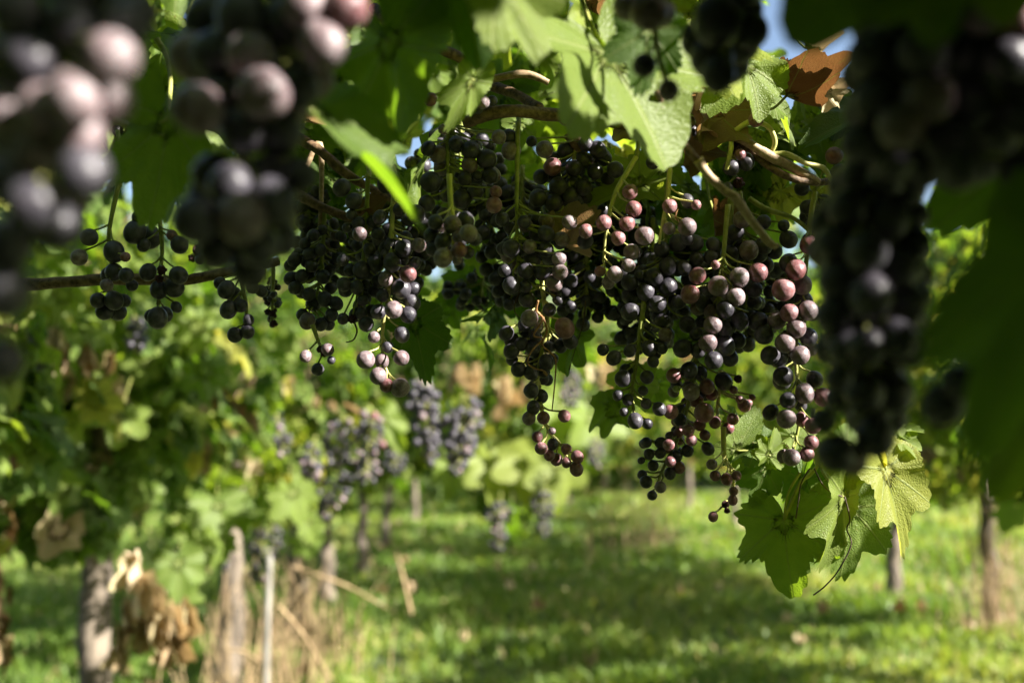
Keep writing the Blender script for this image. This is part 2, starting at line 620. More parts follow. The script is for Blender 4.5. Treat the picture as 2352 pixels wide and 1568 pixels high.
def make_ground():
    xs = np.concatenate([np.linspace(-220, -14, 14), np.linspace(-12, 14, 120), np.linspace(16, 220, 14)])
    ys = np.concatenate([np.linspace(-60, -4, 8), np.linspace(-3, 26, 140), np.linspace(28, 320, 24)])
    X, Y = np.meshgrid(xs, ys)
    Z = ground_z(X, Y)
    V = np.stack([X, Y, Z], -1).reshape(-1, 3)
    nx = len(xs)
    F = [(j * nx + i, j * nx + i + 1, (j + 1) * nx + i + 1, (j + 1) * nx + i) for j in range(len(ys) - 1) for i in range(nx - 1)]
    M = NT('meadow_soil')
    n1 = M.noise(1.1, 5.0)
    n2 = M.noise(14.0, 5.0)
    c = M.mix(M.maprange(n1, 0.35, 0.65), (0.035, 0.060, 0.014), (0.075, 0.095, 0.024))
    c = M.mix(M.maprange(n2, 0.55, 0.75, 0.0, 0.55), c, (0.13, 0.095, 0.055))
    M.t.links.new(c, M.b.inputs['Base Color'])
    M.b.inputs['Roughness'].default_value = 0.95
    M.bump(n2, 0.6, 0.03)
    mb = MB()
    mb.add(V, F)
    tag(mb.build('ground', M.m), kind='structure')


make_ground()


def make_grass():
    n = 120000
    y = 3.2 + 15 * rng.random(n) ** 1.7
    x = (rng.random(n) - 0.5) * 2 * (0.60 * y + 0.5)
    keep = rng.random(n) < 0.45 + 0.55 * vnoise(x, y, 0.28, 9)
    # the worn, bare patch along the left row
    bare = np.exp(-(((x + 0.55) / 0.22) ** 2 + ((y - 5.0) / 0.5) ** 2))
    keep &= rng.random(n) > bare * 0.9
    x, y = x[keep], y[keep]
    n = len(x)
    h = (0.025 + 0.05 * vnoise(x, y, 0.5, 2) + 0.10 * np.clip(vnoise(x, y, 0.32, 6) - .45, 0, 1) + 0.03 * rng.random(n)) * (0.8 + 0.05 * y)
    w = (0.004 + 0.004 * rng.random(n)) * (0.7 + 0.16 * y)
    a = rng.random(n) * 2 * np.pi
    lean = h * (0.2 + 0.9 * rng.random(n))
    b = rng.random(n) * 2 * np.pi
    z = ground_z(x, y) - 0.01
    dx, dy = np.cos(a) * w, np.sin(a) * w
    lx, ly = np.cos(b) * lean, np.sin(b) * lean
    V = np.empty((n, 5, 3))
    V[:, 0] = np.stack([x - dx, y - dy, z], -1)
    V[:, 1] = np.stack([x + dx, y + dy, z], -1)
    V[:, 2] = np.stack([x + dx * .7 + lx * .35, y + dy * .7 + ly * .35, z + h * .65], -1)
    V[:, 3] = np.stack([x - dx * .7 + lx * .35, y - dy * .7 + ly * .35, z + h * .65], -1)
    V[:, 4] = np.stack([x + lx, y + ly, z + h], -1)
    hue = np.clip(0.15 + 0.6 * vnoise(x, y, 0.9, 4) + 0.35 * (rng.random(n) - 0.4), 0, 1)
    hue = np.where(rng.random(n) < 0.05, 1.0, np.minimum(hue, 0.86))
    me = bpy.data.meshes.new('grass')
    me.vertices.add(n * 5)
    me.vertices.foreach_set('co', V.reshape(-1).astype(np.float32))
    base = (np.arange(n) * 5)[:, None]
    loops = np.concatenate([base + np.array([[0, 1, 2, 3]]), base + np.array([[3, 2, 4]])], axis=1).ravel()
    me.loops.add(n * 7)
    me.loops.foreach_set('vertex_index', loops.astype(np.int32))
    st = np.stack([np.arange(n) * 7, np.arange(n) * 7 + 4], -1).ravel()
    me.polygons.add(n * 2)
    me.polygons.foreach_set('loop_start', st.astype(np.int32))
    me.update(calc_edges=True)
    at = me.attributes.new('hue', 'FLOAT', 'POINT')
    at.data.foreach_set('value', np.repeat(hue, 5).astype(np.float32))
    M = NT('grass_blade')
    hu = M.n('ShaderNodeAttribute', attribute_name='hue').outputs['Fac']
    col = M.ramp(hu, [(0.0, (0.045, 0.095, 0.012)), (0.5, (0.135, 0.215, 0.042)), (0.85, (0.30, 0.33, 0.09)), (1.0, (0.46, 0.38, 0.18))])
    M.t.links.new(col, M.b.inputs['Base Color'])
    M.b.inputs['Roughness'].default_value = 0.5
    M.b.inputs['Specular IOR Level'].default_value = 0.3
    tr = M.n('ShaderNodeBsdfTranslucent')
    tc = M.ramp(hu, [(0.0, (0.12, 0.24, 0.015)), (0.5, (0.32, 0.46, 0.03)), (0.85, (0.52, 0.54, 0.07)), (1.0, (0.5, 0.4, 0.15))])
    M.t.links.new(tc, tr.inputs['Color'])
    mx = M.n('ShaderNodeMixShader')
    mx.inputs[0].default_value = 0.4
    M.t.links.new(M.b.outputs[0], mx.inputs[1])
    M.t.links.new(tr.outputs[0], mx.inputs[2])
    M.t.links.new(mx.outputs[0], M.out.inputs['Surface'])
    me.materials.append(M.m)
    o = bpy.data.objects.new('grass', me)
    COL.objects.link(o)
    tag(o, 'short green and yellowing grass growing over the alley between the vines', 'grass', kind='stuff')


make_grass()


def fallen_leaves():
    m = MB()
    R = random.Random(21)
    for i in range(70):
        y = R.uniform(4.2, 12)
        x = R.gauss(-.8, .5) if R.random() < .5 else R.uniform(-1.5, 3.2)
        put_leaf(m, R.choice(DRY_LO), (x, y, float(ground_z(x, y)) + R.uniform(.03, .09)), (R.gauss(0, 1), R.gauss(0, 1), R.gauss(0, .2)), (R.gauss(0, .4), R.gauss(0, .4), 1), R.uniform(.04, .065), R.uniform(.3, 1))
    tag(m.build('fallen_leaves', M_DRY), 'scattered brown fallen leaves lying in the grass of the alley', 'fallen leaves', kind='stuff')


fallen_leaves()


# ------------------------------------------------------------------ vines of the rows behind
def back_vine(x, y, label, group, zbot=0.8, ztop=1.75, hw=0.36, along=0.62, nleaf=330, trunk=True, lean=0.06, tr=0.036, hue=0.42, size=0.068, lod=None, dry=6, seed=0, droop=()):
    R = random.Random(1000 + seed)
    root = empty('grape_vine', (x, y, float(ground_z(x, y))))
    tag(root, label, 'grapevine', group)
    z0 = float(ground_z(x, y))
    if trunk:
        t = MB()
        pts, rad = [], []
        lx, ly = R.uniform(-1, 1) * lean, R.uniform(-1, 1) * lean
        for i in range(12):
            f = i / 11
            pts.append((x - lx * (1 - f) * 1.6 + R.uniform(-.014, .014), y + ly * f + R.uniform(-.014, .014), z0 - 0.04 + f * (zbot + 0.32)))
            rad.append(tr * (1.35 - 0.75 * f + R.uniform(-.1, .1)) * (1.3 if i == 0 else 1))
        t.tube(pts, rad, 12, 4, 0.10)
        t.build('trunk', M_BARK, root)
    c = MB()
    hz = zbot + 0.30
    for sgn in (-1, 1):
        c.tube([(x, y, hz - 0.05), (x + R.uniform(-.05, .05), y + sgn * 0.25, hz + 0.06), (x + R.uniform(-.05, .05), y + sgn * along, hz + 0.08)], [tr * .6, tr * .45, tr * .3], 7, 4, 0.08)
    for i in range(9):
        yy = y + R.uniform(-along, along)
        xx = x + R.uniform(-.06, .06)
        c.tube([(xx, yy, hz + .03), (xx + R.uniform(-.15, .15), yy + R.uniform(-.1, .1), (hz + ztop) / 2), (xx + R.uniform(-.4, .4), yy + R.uniform(-.2, .2), ztop - R.uniform(0, .15))], [.006, .005, .003], 5, 4)
    c.build('cane', M_CANE, root)
    m = MB()
    lod = lod or LEAF_LO
    clumps = [(R.uniform(-1, 1), R.uniform(-1, 1), R.uniform(0, 1), R.uniform(-.22, .22)) for _ in range(16)]
    for i in range(int(nleaf * 1.75)):
        if R.random() < 0.8:
            cx, cy, cz, ch = R.choice(clumps)
            a = max(-1.15, min(1.15, cx + R.gauss(0, .30)))
            b = cy + R.gauss(0, .2)
            zf = cz + R.gauss(0, .12)
        else:
            a, b, zf, ch = R.uniform(-1, 1), R.uniform(-1.1, 1.1), R.uniform(0, 1), 0
        zf = max(-0.08, min(1.05, zf))
        px = x + a * hw * (0.65 + 0.5 * math.sin(math.pi * max(0, min(1, zf))))
        py = y + b * along
        pz = z0 + zbot + zf * (ztop - zbot)
        out = Vector((a * 1.1 + R.gauss(0, .45), b * 0.3 + R.gauss(0, .45), 0.55 + R.gauss(0, .4)))
        tip = Vector((a * 0.7 + R.gauss(0, .5), R.gauss(0, .5), -0.8 + R.gauss(0, .4)))
        hh = min(1, max(0, hue + .06 + ch * 1.2 + R.gauss(0, .15) + (0.35 if R.random() < 0.07 else 0)))
        put_leaf(m, R.choice(lod), (px, py, pz), tip, out, size * R.uniform(.65, 1.25), hh)
    for (dx, dy, dz, n) in droop:
        for i in range(n):
            f = i / n
            put_leaf(m, R.choice(lod), (x + dx + R.gauss(0, .07), y + dy + R.gauss(0, .10), z0 + zbot - dz * f + R.gauss(0, .04)), (R.gauss(0, .5), R.gauss(0, .5), -1), (R.gauss(0.3, .5), -0.8, .5), size * R.uniform(.7, 1.2), min(1, max(0, hue + R.gauss(.05, .15))))
    m.build('foliage', M_LEAF, root)
    if dry:
        q = MB()
        for i in range(dry):
            put_leaf(q, R.choice(DRY_LO), (x + R.uniform(-1, 1) * hw, y + R.uniform(-1, 1) * along, z0 + zbot + R.uniform(-.05, .7) * (ztop - zbot)), (R.gauss(0, .35), R.gauss(0, .35), -1), (R.uniform(-.3, 1), -1, R.uniform(-.5, .5)), size * R.uniform(.8, 1.3), R.uniform(.4, 1))
        q.build('dry_leaves', M_DRY, root)
    return root


LG, RG, CG, FG = 'vines of the row on the left', 'vines of the row on the right', 'vine growth arching over the alley', 'far vines closing the alley'
back_vine(-1.18, 1.75, 'nearest vine of the left row, leafy canopy at the edge of the photo', LG, seed=1, hw=0.26, nleaf=150, lod=LEAF_MID, size=.068, hue=0.46, ztop=1.66, zbot=0.97, dry=4)
back_vine(-1.20, 2.95, 'left row vine with a thick sunlit bare trunk and yellow-green top', LG, seed=2, nleaf=420, lod=LEAF_MID, size=.078, tr=0.044, zbot=0.92, hue=0.42, ztop=1.78, along=0.68, dry=8, lean=0.12, droop=((0.34, 0.2, 0.16, 10),))
back_vine(-1.20, 4.35, 'left row vine with a pale shaggy trunk behind the white stake', LG, seed=3, nleaf=420, hue=0.42, tr=0.05, dry=8, zbot=0.82)
back_vine(-1.18, 5.5, 'left row vine with a grey trunk among dry straw', LG, seed=4, nleaf=380, hue=0.40, tr=0.045, dry=6)
back_vine(-1.18, 6.4, 'left row vine whose dark trunk stands right below the long speckled bunch', LG, seed=5, nleaf=360, hue=0.40, tr=0.042, dry=6)
back_vine(-1.2, 8.0, 'sixth vine of the left row, half hidden by the shaggy trunks', LG, seed=6, nleaf=300, hue=0.45, size=.075)
back_vine(-1.2, 10.0, 'left row vine second from the far end', LG, seed=7, nleaf=260, hue=0.45, size=.085, along=1.0)
back_vine(-1.2, 12.5, 'farthest vine of the left row', LG, seed=8, nleaf=260, hue=0.48, size=.10, along=1.3)
back_vine(2.62, 5.0, 'right row vine standing partly outside the right edge of the photo', RG, seed=11, nleaf=640, hue=0.42, dry=6, zbot=0.85, ztop=2.15, hw=0.46)
back_vine(2.68, 5.75, 'right row vine with a dark straight trunk and dry straw beside it', RG, seed=12, nleaf=640, hue=0.42, dry=10, zbot=0.82, tr=.04, ztop=2.15, hw=0.46)
back_vine(2.63, 6.6, 'right row vine with a dark bent trunk in the shade', RG, seed=13, nleaf=600, hue=0.45, dry=5, tr=.045, lean=0.14, zbot=0.78, ztop=2.15, hw=0.46)
back_vine(2.63, 8.0, 'right row vine seen just left of the leafy shoot', RG, seed=14, nleaf=520, hue=0.45, size=.075, dry=8, ztop=2.15, hw=0.46)
back_vine(2.60, 9.6, 'right row vine behind the reddish hanging grapes', RG, seed=15, nleaf=300, hue=0.5, size=.08, dry=10)
back_vine(2.55, 11.6, 'right row vine second from the far end', RG, seed=16, nleaf=260, hue=0.5, size=.09, along=1.0, dry=12)
back_vine(2.5, 14.2, 'farthest vine of the right row', RG, seed=17, nleaf=260, hue=0.5, size=.10, along=1.3, dry=12)
# growth carried over the alley by the trellis wires: no trunk of its own shows
back_vine(-0.55, 5.6, 'leafy growth hanging over the alley around the two big speckled blue bunches', CG, seed=21, trunk=False, nleaf=300, hue=0.42, zbot=1.0, ztop=1.8, hw=0.42, dry=14)
back_vine(0.08, 5.0, 'pale sunlit shoots drooping low over the middle of the alley', CG, seed=22, trunk=False, nleaf=230, hue=0.36, zbot=1.02, ztop=1.75, hw=0.36, along=0.4, dry=9, droop=((-0.02, -0.1, 0.36, 24), (0.10, -0.1, 0.26, 18), (-0.12, 0, 0.25, 12)))
back_vine(0.55, 6.6, 'leafy growth with brown leaves over the alley right of the pale shoots', CG, seed=23, trunk=False, nleaf=260, hue=0.40, zbot=0.98, ztop=1.8, hw=0.42, dry=22)
back_vine(-0.2, 8.2, 'growth over the alley straight behind the two big speckled blue bunches', CG, seed=24, trunk=False, nleaf=300, hue=0.35, zbot=1.0, ztop=2.3, hw=0.6, dry=10, size=.08)
back_vine(0.9, 8.6, 'growth over the alley behind the bronze tendril and the thin dark bunch', CG, seed=25, trunk=False, nleaf=300, hue=0.38, zbot=1.0, ztop=2.3, hw=0.6, dry=16, size=.08)
back_vine(1.7, 9.6, 'growth over the alley behind the broad lit grapes', CG, seed=26, trunk=False, nleaf=300, hue=0.42, zbot=1.0, ztop=2.4, hw=0.6, dry=8, size=.085)
for i, (fx, fy, lb) in enumerate(((-0.1, 13.5, 'far vine across the end of the alley, left of centre'), (0.9, 15.5, 'far vine across the end of the alley, behind the pale shoots'), (1.6, 17.5, 'far vine across the end of the alley, right of centre'))):
    back_vine(fx, fy, lb, FG, seed=30 + i, nleaf=260, hue=0.5, size=.12, along=1.0, hw=0.8, dry=10, zbot=0.7)


def far_wood():
    m = MB()
    R = random.Random(5)
    for i in range(130):
        cx, cy = R.uniform(-20, 22), R.uniform(17, 27)
        h = R.uniform(3.0, 7.0)
        for k in range(90):
            put_leaf(m, R.choice(LEAF_MIN), (cx + R.gauss(0, 1.1), cy + R.gauss(0, 1.1), h * R.random() ** 0.9), (R.gauss(0, .6), R.gauss(0, .6), -.6), (R.gauss(0, .6), -.6, .6), R.uniform(.22, .45), min(1, max(0, R.gauss(.4, .15))))
    o = m.build('treeline', M_LEAF)
    tag(o, 'far green woodland closing the end of the vineyard', 'woodland', kind='stuff')


far_wood()


def straw_tuft(label, spots, n, hmin, hmax, seed, name='dry_grass_tuft', spread=0.09, lean=0.35):
    R = random.Random(seed)
    m = MB()
    for i in range(n):
        x, y = R.choice(spots)
        x, y = x + R.gauss(0, spread), y + R.gauss(0, spread)
        z = float(ground_z(x, y))
        h = R.uniform(hmin, hmax)
        a, l = R.uniform(0, 6.28), h * R.uniform(0.05, lean)
        m.tube([(x, y, z - .01), (x + math.cos(a) * l * .35, y + math.sin(a) * l * .35, z + h * .6), (x + math.cos(a) * l, y + math.sin(a) * l, z + h)], [.0035, .003, .0012], 4, 3, 0, False)
    o = m.build(name, M_STRAW, origin=(spots[0][0], spots[0][1], 0.0))
    tag(o, label, 'dry grass')
    return o


straw_tuft('tall dry straw tangled round the pale shaggy trunks and white stake', [(-1.02, 3.95), (-0.95, 4.3), (-0.9, 4.75), (-1.0, 5.2)], 130, 0.2, 0.65, 1, spread=0.13, lean=0.6)
straw_tuft('dry straw leaning beside the dark trunk of the right row', [(2.55, 5.5), (2.7, 5.6)], 50, 0.4, 1.0, 2, spread=0.09)
straw_tuft('tan patch of dead stalks far off below the reddish grapes', [(1.05, 9.0), (1.25, 9.4)], 60, 0.4, 0.9, 3, spread=0.2)


def stalk(label, a, b, r=0.004):
    m = MB()
    m.tube([a, Vector(a).lerp(Vector(b), .5) + Vector((0, 0, .02)), b], [r, r * .8, r * .5], 5, 4)
    tag(m.build('straw_stalk', M_STRAW, origin=a), label, 'straw stalk', 'loose straw stalks')


stalk('thin straw stalk slanting right from beside the white stake', P(672, 1300, 3.7), P(905, 1405, 4.1), .006)
stalk('short pale straw stalk standing up in the shaded grass', P(945, 1410, 4.6), P(905, 1252, 4.7), .009)
stalk('straw stalk leaning low at the bottom of the dry tangle', P(610, 1530, 3.6), P(515, 1490, 3.6), .006)
stalk('straw stalk crossing the dry tangle below the stake', P(640, 1390, 3.5), P(760, 1560, 3.5), .007)

st = MB()
sb = P(612, 1640, 3.45)
st.tube([(sb.x, sb.y, float(ground_z(sb.x, sb.y)) - .05), P(612, 1480, 3.45), P(620, 1260, 3.45)], [.013, .012, .011], 10, 3, 0.04)
tag(st.build('vineyard_stake', M_STAKE, origin=(sb.x, sb.y, 0)), 'thin whitish stake standing in the dry straw of the left row', 'stake')


# bunches of dead leaves hanging in the rows: each one a thing
def dead_leaves(label, items, seed):
    R = random.Random(seed)
    root = empty('dead_leaf_cluster', P(*items[0][:3]))
    tag(root, label, 'dead leaves', 'dead leaf clusters hanging in the rows')
    for (u, v, d, u2, v2, hue) in items:
        for k in range(2):
            J, T = P(u, v, d), P(u2, v2, d + R.uniform(-.02, .02))
            L = (T - J).length
            J = J + (T - J) * (k * .28) + Vector((R.gauss(0, .10), R.gauss(0, .15), R.gauss(0, .05))) * L
            m = MB()
            put_leaf(m, R.choice(DRY_HI), J, (T - J).normalized() + Vector((R.gauss(0, .2), R.gauss(0, .2), -.7)), (R.uniform(-.2, .9), -1, R.uniform(-.2, .5)), L * R.uniform(.5, .72), min(1, hue + R.uniform(-.2, .15)), R.uniform(.28, .55))
            m.build('dead_leaf', M_DRY, root)


dead_leaves('tan curled dead leaves hanging under the pale grapes far left', [(150, 780, 2.1, 165, 860, .95), (190, 800, 2.1, 205, 870, .9), (150, 850, 2.1, 145, 930, .85), (175, 830, 2.12, 215, 880, .95), (130, 800, 2.1, 120, 840, .6), (255, 830, 2.2, 240, 890, .6)], 1)
dead_leaves('string of tan dead leaves hanging down along the thick sunlit trunk', [(320, 1300, 2.32, 310, 1400, .95), (330, 1330, 2.30, 345, 1410, .9), (300, 1390, 2.32, 285, 1480, .98), (285, 1450, 2.32, 275, 1530, .95), (275, 1500, 2.32, 268, 1590, .95), (300, 1430, 2.34, 310, 1490, .8)], 2)
dead_leaves('cluster of pale gold dead leaves hanging low right of the thick trunk', [(360, 1410, 2.37, 345, 1520, 1), (385, 1410, 2.34, 395, 1545, 1), (400, 1440, 2.37, 430, 1560, .8), (430, 1400, 2.37, 440, 1480, .9), (370, 1430, 2.38, 340, 1500, .9), (405, 1480, 2.37, 385, 1560, .85)], 3)
dead_leaves('column of reddish brown dead leaves at the left edge of the photo', [(15, 1060, 2.4, 22, 1130, .5), (20, 1110, 2.4, 8, 1180, .55), (12, 1160, 2.42, 25, 1250, .75), (15, 1220, 2.4, 5, 1300, .5), (10, 1290, 2.4, 18, 1370, .35), (14, 1360, 2.4, 6, 1430, .4), (10, 1410, 2.4, 22, 1480, .5), (6, 1470, 2.4, 14, 1580, .6)], 4)
dead_leaves('bright tan dead leaves right of the two big speckled blue bunches', [(1040, 855, 4.3, 1030, 920, 1), (1065, 850, 4.3, 1075, 900, .95), (1090, 850, 4.3, 1060, 905, .8), (1075, 870, 4.3, 1045, 925, .9)], 5)
dead_leaves('two long narrow dead leaves hanging below the green centre foliage', [(1150, 890, 4.4, 1125, 985, .9), (1165, 890, 4.4, 1170, 970, .7), (1190, 905, 4.4, 1195, 945, .7)], 6)
dead_leaves('orange brown dead leaves hanging left of the thin dark bunch', [(1400, 900, 4.6, 1410, 960, .55), (1415, 930, 4.6, 1400, 1000, .6), (1395, 860, 4.6, 1380, 910, .8)], 7)
dead_leaves('small tan dead leaves over the dark bunch below the bright tail of grapes', [(760, 930, 3.0, 790, 945, .9), (800, 935, 3.0, 835, 940, .85), (735, 915, 3.0, 720, 950, .8)], 8)
dead_leaves('brown dead leaves half hidden between the vines on the left', [(540, 930, 2.8, 560, 1000, .3), (500, 900, 2.8, 490, 960, .45), (575, 960, 2.8, 590, 1010, .4)], 9)


# single big leaves of the rows that read one by one
def row_leaf(label, J, T, n, hue, shape=0, sx=1.0):
    J, T = P(*J), P(*T)
    m = MB()
    put_leaf(m, LEAF_HI[shape % 8], J, T - J, n, (T - J).length, hue, sx)
    dirn = (J - T).normalized()
    m2 = [J, J + dirn * .03 + Vector((0, .02, .02)), J + dirn * .05 + Vector((0, .05, .05))]
    o = m.build('vine_leaf', M_LEAF, origin=J)
    s = MB()
    s.tube(m2, [.0012, .0012, .0015], 5, 3)
    s.build('petiole', M_STEM, o)
    tag(o, label, 'leaf', 'single leaves standing out of the rows')


row_leaf('sunlit yellow-green leaf with deep lobes in the middle of the left foliage', (275, 955, 2.2), (265, 1020, 2.15), (.5, -1, .45), .62, 2, 1.2)
row_leaf('large pale lobed leaf hanging right of the thick trunk foliage', (500, 1160, 2.55), (520, 1235, 2.52), (.6, -1, .3), .5, 3, 1.3)
row_leaf('pale green leaf just left of the shaggy trunks, upper of two', (410, 1290, 2.5), (415, 1385, 2.48), (.6, -1, .2), .5, 0, 1.0)
row_leaf('pale green leaf low over the gold dead leaves', (415, 1370, 2.5), (440, 1425, 2.48), (.5, -1, .3), .52, 3, 1.1)
row_leaf('small sunlit leaf hanging above the white stake', (672, 1130, 3.0), (700, 1205, 3.0), (.6, -1, .4), .62, 5, 1.2)
row_leaf('tiny leaf at the lower tip of the dark speckled bunch', (710, 1195, 3.1), (722, 1245, 3.1), (.5, -1, .3), .6, 6, 1.0)
row_leaf('bright green leaf hanging from the right of the dark speckled bunch', (880, 960, 3.0), (930, 1040, 3.0), (.3, -1, .2), .6, 1, .7)
row_leaf('whitish sunlit leaf drooping above the small blue bunch', (1130, 1060, 4.05), (1150, 1160, 4.0), (.6, -1, .3), .74, 2, 1.2)
row_leaf('largest whitish sunlit leaf hanging over the middle of the alley', (1225, 1060, 4.05), (1212, 1160, 4.0), (.6, -1, .2), .78, 4, 1.4)
row_leaf('whitish sunlit leaf right of the largest pale one', (1280, 1060, 4.05), (1290, 1165, 4.0), (.6, -1, .2), .74, 5, 1.2)
row_leaf('pale leaf farthest right of the whitish ones, over the alley', (1360, 960, 4.1), (1385, 1060, 4.05), (.6, -1, .2), .62, 3, 1.2)
row_leaf('pale leaf high among the whitish ones, behind the red-tipped tail', (1290, 930, 4.1), (1270, 1020, 4.05), (.6, -1, .3), .62, 6, 1.2)
row_leaf('small pale leaf farthest left of the whitish ones', (1040, 1080, 4.1), (1030, 1150, 4.05), (.6, -1, .3), .60, 1, 1.0)
row_leaf('dull green leaf hanging beside the small blue bunch', (1178, 1180, 4.6), (1183, 1260, 4.6), (-.8, -.5, .3), .3, 7, .7)

# ------------------------------------------------------------------ grape bunches near the focus
NG = 'dark grape bunches hanging close to the camera'
BG = 'grape bunches hanging in the rows behind'
FGR = 'blurred grape bunches right in front of the camera'

bunch('lit column of large pale purple grapes just left of the black blurred bunch', 0.655,
      [(1872, 440), (1862, 500), (1852, 600), (1840, 700), (1828, 800), (1832, 880), (1836, 960), (1822, 1040)],
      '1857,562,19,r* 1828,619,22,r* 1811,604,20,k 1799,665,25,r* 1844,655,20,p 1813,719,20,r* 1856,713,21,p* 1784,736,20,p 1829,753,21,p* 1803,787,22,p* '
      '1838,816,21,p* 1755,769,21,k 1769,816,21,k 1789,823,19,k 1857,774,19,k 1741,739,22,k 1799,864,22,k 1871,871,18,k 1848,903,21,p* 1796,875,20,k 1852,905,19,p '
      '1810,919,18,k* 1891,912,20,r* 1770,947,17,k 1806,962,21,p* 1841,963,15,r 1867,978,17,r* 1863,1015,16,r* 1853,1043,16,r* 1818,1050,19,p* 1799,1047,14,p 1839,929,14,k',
      [(1830, 720, 50, 110, 14, 17, 20)], NG, 'kkp')
bunch('broad lit bunch of grey-purple grapes in the right half, two-tone in sun and shade', 0.66,
      [(1672, 470), (1664, 560), (1656, 640), (1648, 720), (1640, 810)],
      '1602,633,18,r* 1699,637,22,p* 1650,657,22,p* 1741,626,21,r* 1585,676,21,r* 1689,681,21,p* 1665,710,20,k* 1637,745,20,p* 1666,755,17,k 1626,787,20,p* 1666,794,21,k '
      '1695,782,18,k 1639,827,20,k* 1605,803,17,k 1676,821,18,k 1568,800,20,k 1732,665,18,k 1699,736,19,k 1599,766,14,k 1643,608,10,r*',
      [(1650, 715, 70, 70, 16, 17, 20), (1700, 700, 40, 60, 6, 17, 20)], NG, 'kkkp')
bunch('blue-black bunch in full shade above the lit two-tone grapes', 0.68,
      [(1700, 440), (1705, 500), (1700, 580), (1690, 640)],
      '1703,505,19,p* 1689,534,19,k* 1687,552,18,k 1720,575,21,p* 1754,565,18,k 1676,584,20,k 1754,510,16,k 1800,518,13,k 1811,550,19,k 1779,578,17,k',
      [(1740, 600, 60, 40, 12, 16, 20)], NG, 'kkk')
bunch('tight dusky blue bunch left of the broad lit one', 0.67,
      [(1540, 390), (1530, 460), (1528, 540), (1540, 620), (1530, 700)],
      '1520,573,18,k 1557,558,20,k 1597,558,18,k 1568,578,20,k 1600,594,15,k 1634,591,18,k 1639,562,16,k 1534,612,20,k 1571,615,18,k 1446,649,18,k 1469,632,11,k 1502,637,21,k '
      '1447,679,19,k 1483,670,20,k 1534,658,20,k 1509,697,20,k 1447,715,19,k 1521,737,17,k 1579,745,18,k 1618,697,19,k',
      [(1530, 660, 70, 70, 20, 16, 20)], NG, 'kkkk')
bunch('loose pinkish red grapes on a bright green stem, lit from the right', 0.655,
      [(1462, 360), (1420, 430), (1402, 480), (1392, 540), (1386, 600)],
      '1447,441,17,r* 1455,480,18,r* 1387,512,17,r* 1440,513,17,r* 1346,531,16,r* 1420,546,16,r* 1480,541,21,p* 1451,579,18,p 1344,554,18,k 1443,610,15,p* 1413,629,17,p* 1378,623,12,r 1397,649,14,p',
      [], NG, 'pr', None, M_PALESTEM)
bunch('three salmon red grapes and a dark one under the pale lit leaf', 0.65,
      [(1538, 385), (1534, 450), (1524, 500), (1514, 560)],
      '1538,474,16,r* 1599,471,11,r* 1579,462,15,k 1578,521,20,p* 1537,525,14,p', [(1570, 540, 30, 14, 3, 14, 17)], NG, 'kp', None, M_PALESTEM)
bunch('straggling thin bunch of small black grapes under the blue one', 0.665,
      [(1480, 690), (1470, 760), (1462, 830), (1452, 900), (1458, 960)],
      '1431,869,18,k 1477,897,11,k 1419,908,12,k 1442,918,12,k 1433,946,10,k 1459,966,17,k* 1486,866,15,k 1484,927,12,k 1514,939,15,k 1487,973,12,k 1438,851,15,k 1410,822,16,k '
      '1491,800,16,k 1447,805,14,k 1528,769,15,p 1500,830,13,k 1520,800,13,k 1385,803,13,k', [(1480, 780, 50, 40, 8, 13, 17)], NG, 'kkk')
bunch('long tapering bunch of wine-red grapes hanging lowest right of centre', 0.68,
      [(1600, 790), (1595, 850), (1580, 930), (1560, 1000), (1530, 1060), (1505, 1120)],
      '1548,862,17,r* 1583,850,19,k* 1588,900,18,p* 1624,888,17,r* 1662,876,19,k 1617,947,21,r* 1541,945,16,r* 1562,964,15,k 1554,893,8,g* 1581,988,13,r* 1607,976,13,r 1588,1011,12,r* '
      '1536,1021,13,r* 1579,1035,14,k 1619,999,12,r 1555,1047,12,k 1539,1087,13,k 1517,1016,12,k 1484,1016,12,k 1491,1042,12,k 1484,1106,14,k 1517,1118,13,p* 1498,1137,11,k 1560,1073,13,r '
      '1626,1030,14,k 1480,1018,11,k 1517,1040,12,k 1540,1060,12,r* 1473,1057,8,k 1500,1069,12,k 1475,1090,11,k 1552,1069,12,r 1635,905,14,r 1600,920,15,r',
      [(1590, 900, 45, 50, 14, 13, 16), (1560, 1000, 40, 40, 10, 11, 13)], NG, 'rrkp')
bunch('tiny tail of pink and shrivelled grapes hanging alone above the big shaded leaf', 0.67,
      [(1662, 980), (1664, 1050), (1678, 1075), (1684, 1110), (1678, 1140), (1660, 1160)],
      '1635,1066,12,p* 1643,1092,12,r* 1669,1100,13,r* 1692,1092,11,r* 1685,1127,10,r* 1683,1148,11,r* 1666,1158,9,d 1670,1172,7,d 1638,1186,11,r*', [], NG, 'r', None, M_PALESTEM)
bunch('small sprig of little red grapes on a yellow stem beside the wine-red bunch', 0.69,
      [(1655, 850), (1652, 900), (1648, 950), (1660, 985)],
      '1695,870,9,d 1685,895,9,r* 1728,912,7,r* 1699,917,9,r* 1709,931,14,r* 1683,962,13,r* 1673,983,13,r 1720,925,8,r 1642,970,13,r*', [], NG, 'r', None, M_PALESTEM)
bunch('black grapes in deep shade behind the top of the lit column', 0.71,
      [(1872, 440), (1872, 500), (1870, 560)],
      '1916,358,19,r* 1929,398,20,k 1842,433,16,k 1854,476,16,k 1929,497,18,k 1879,501,17,k 1904,472,16,k 1867,518,16,k 1900,530,16,k', [(1890, 520, 40, 60, 18, 15, 18)], NG, 'kkk')
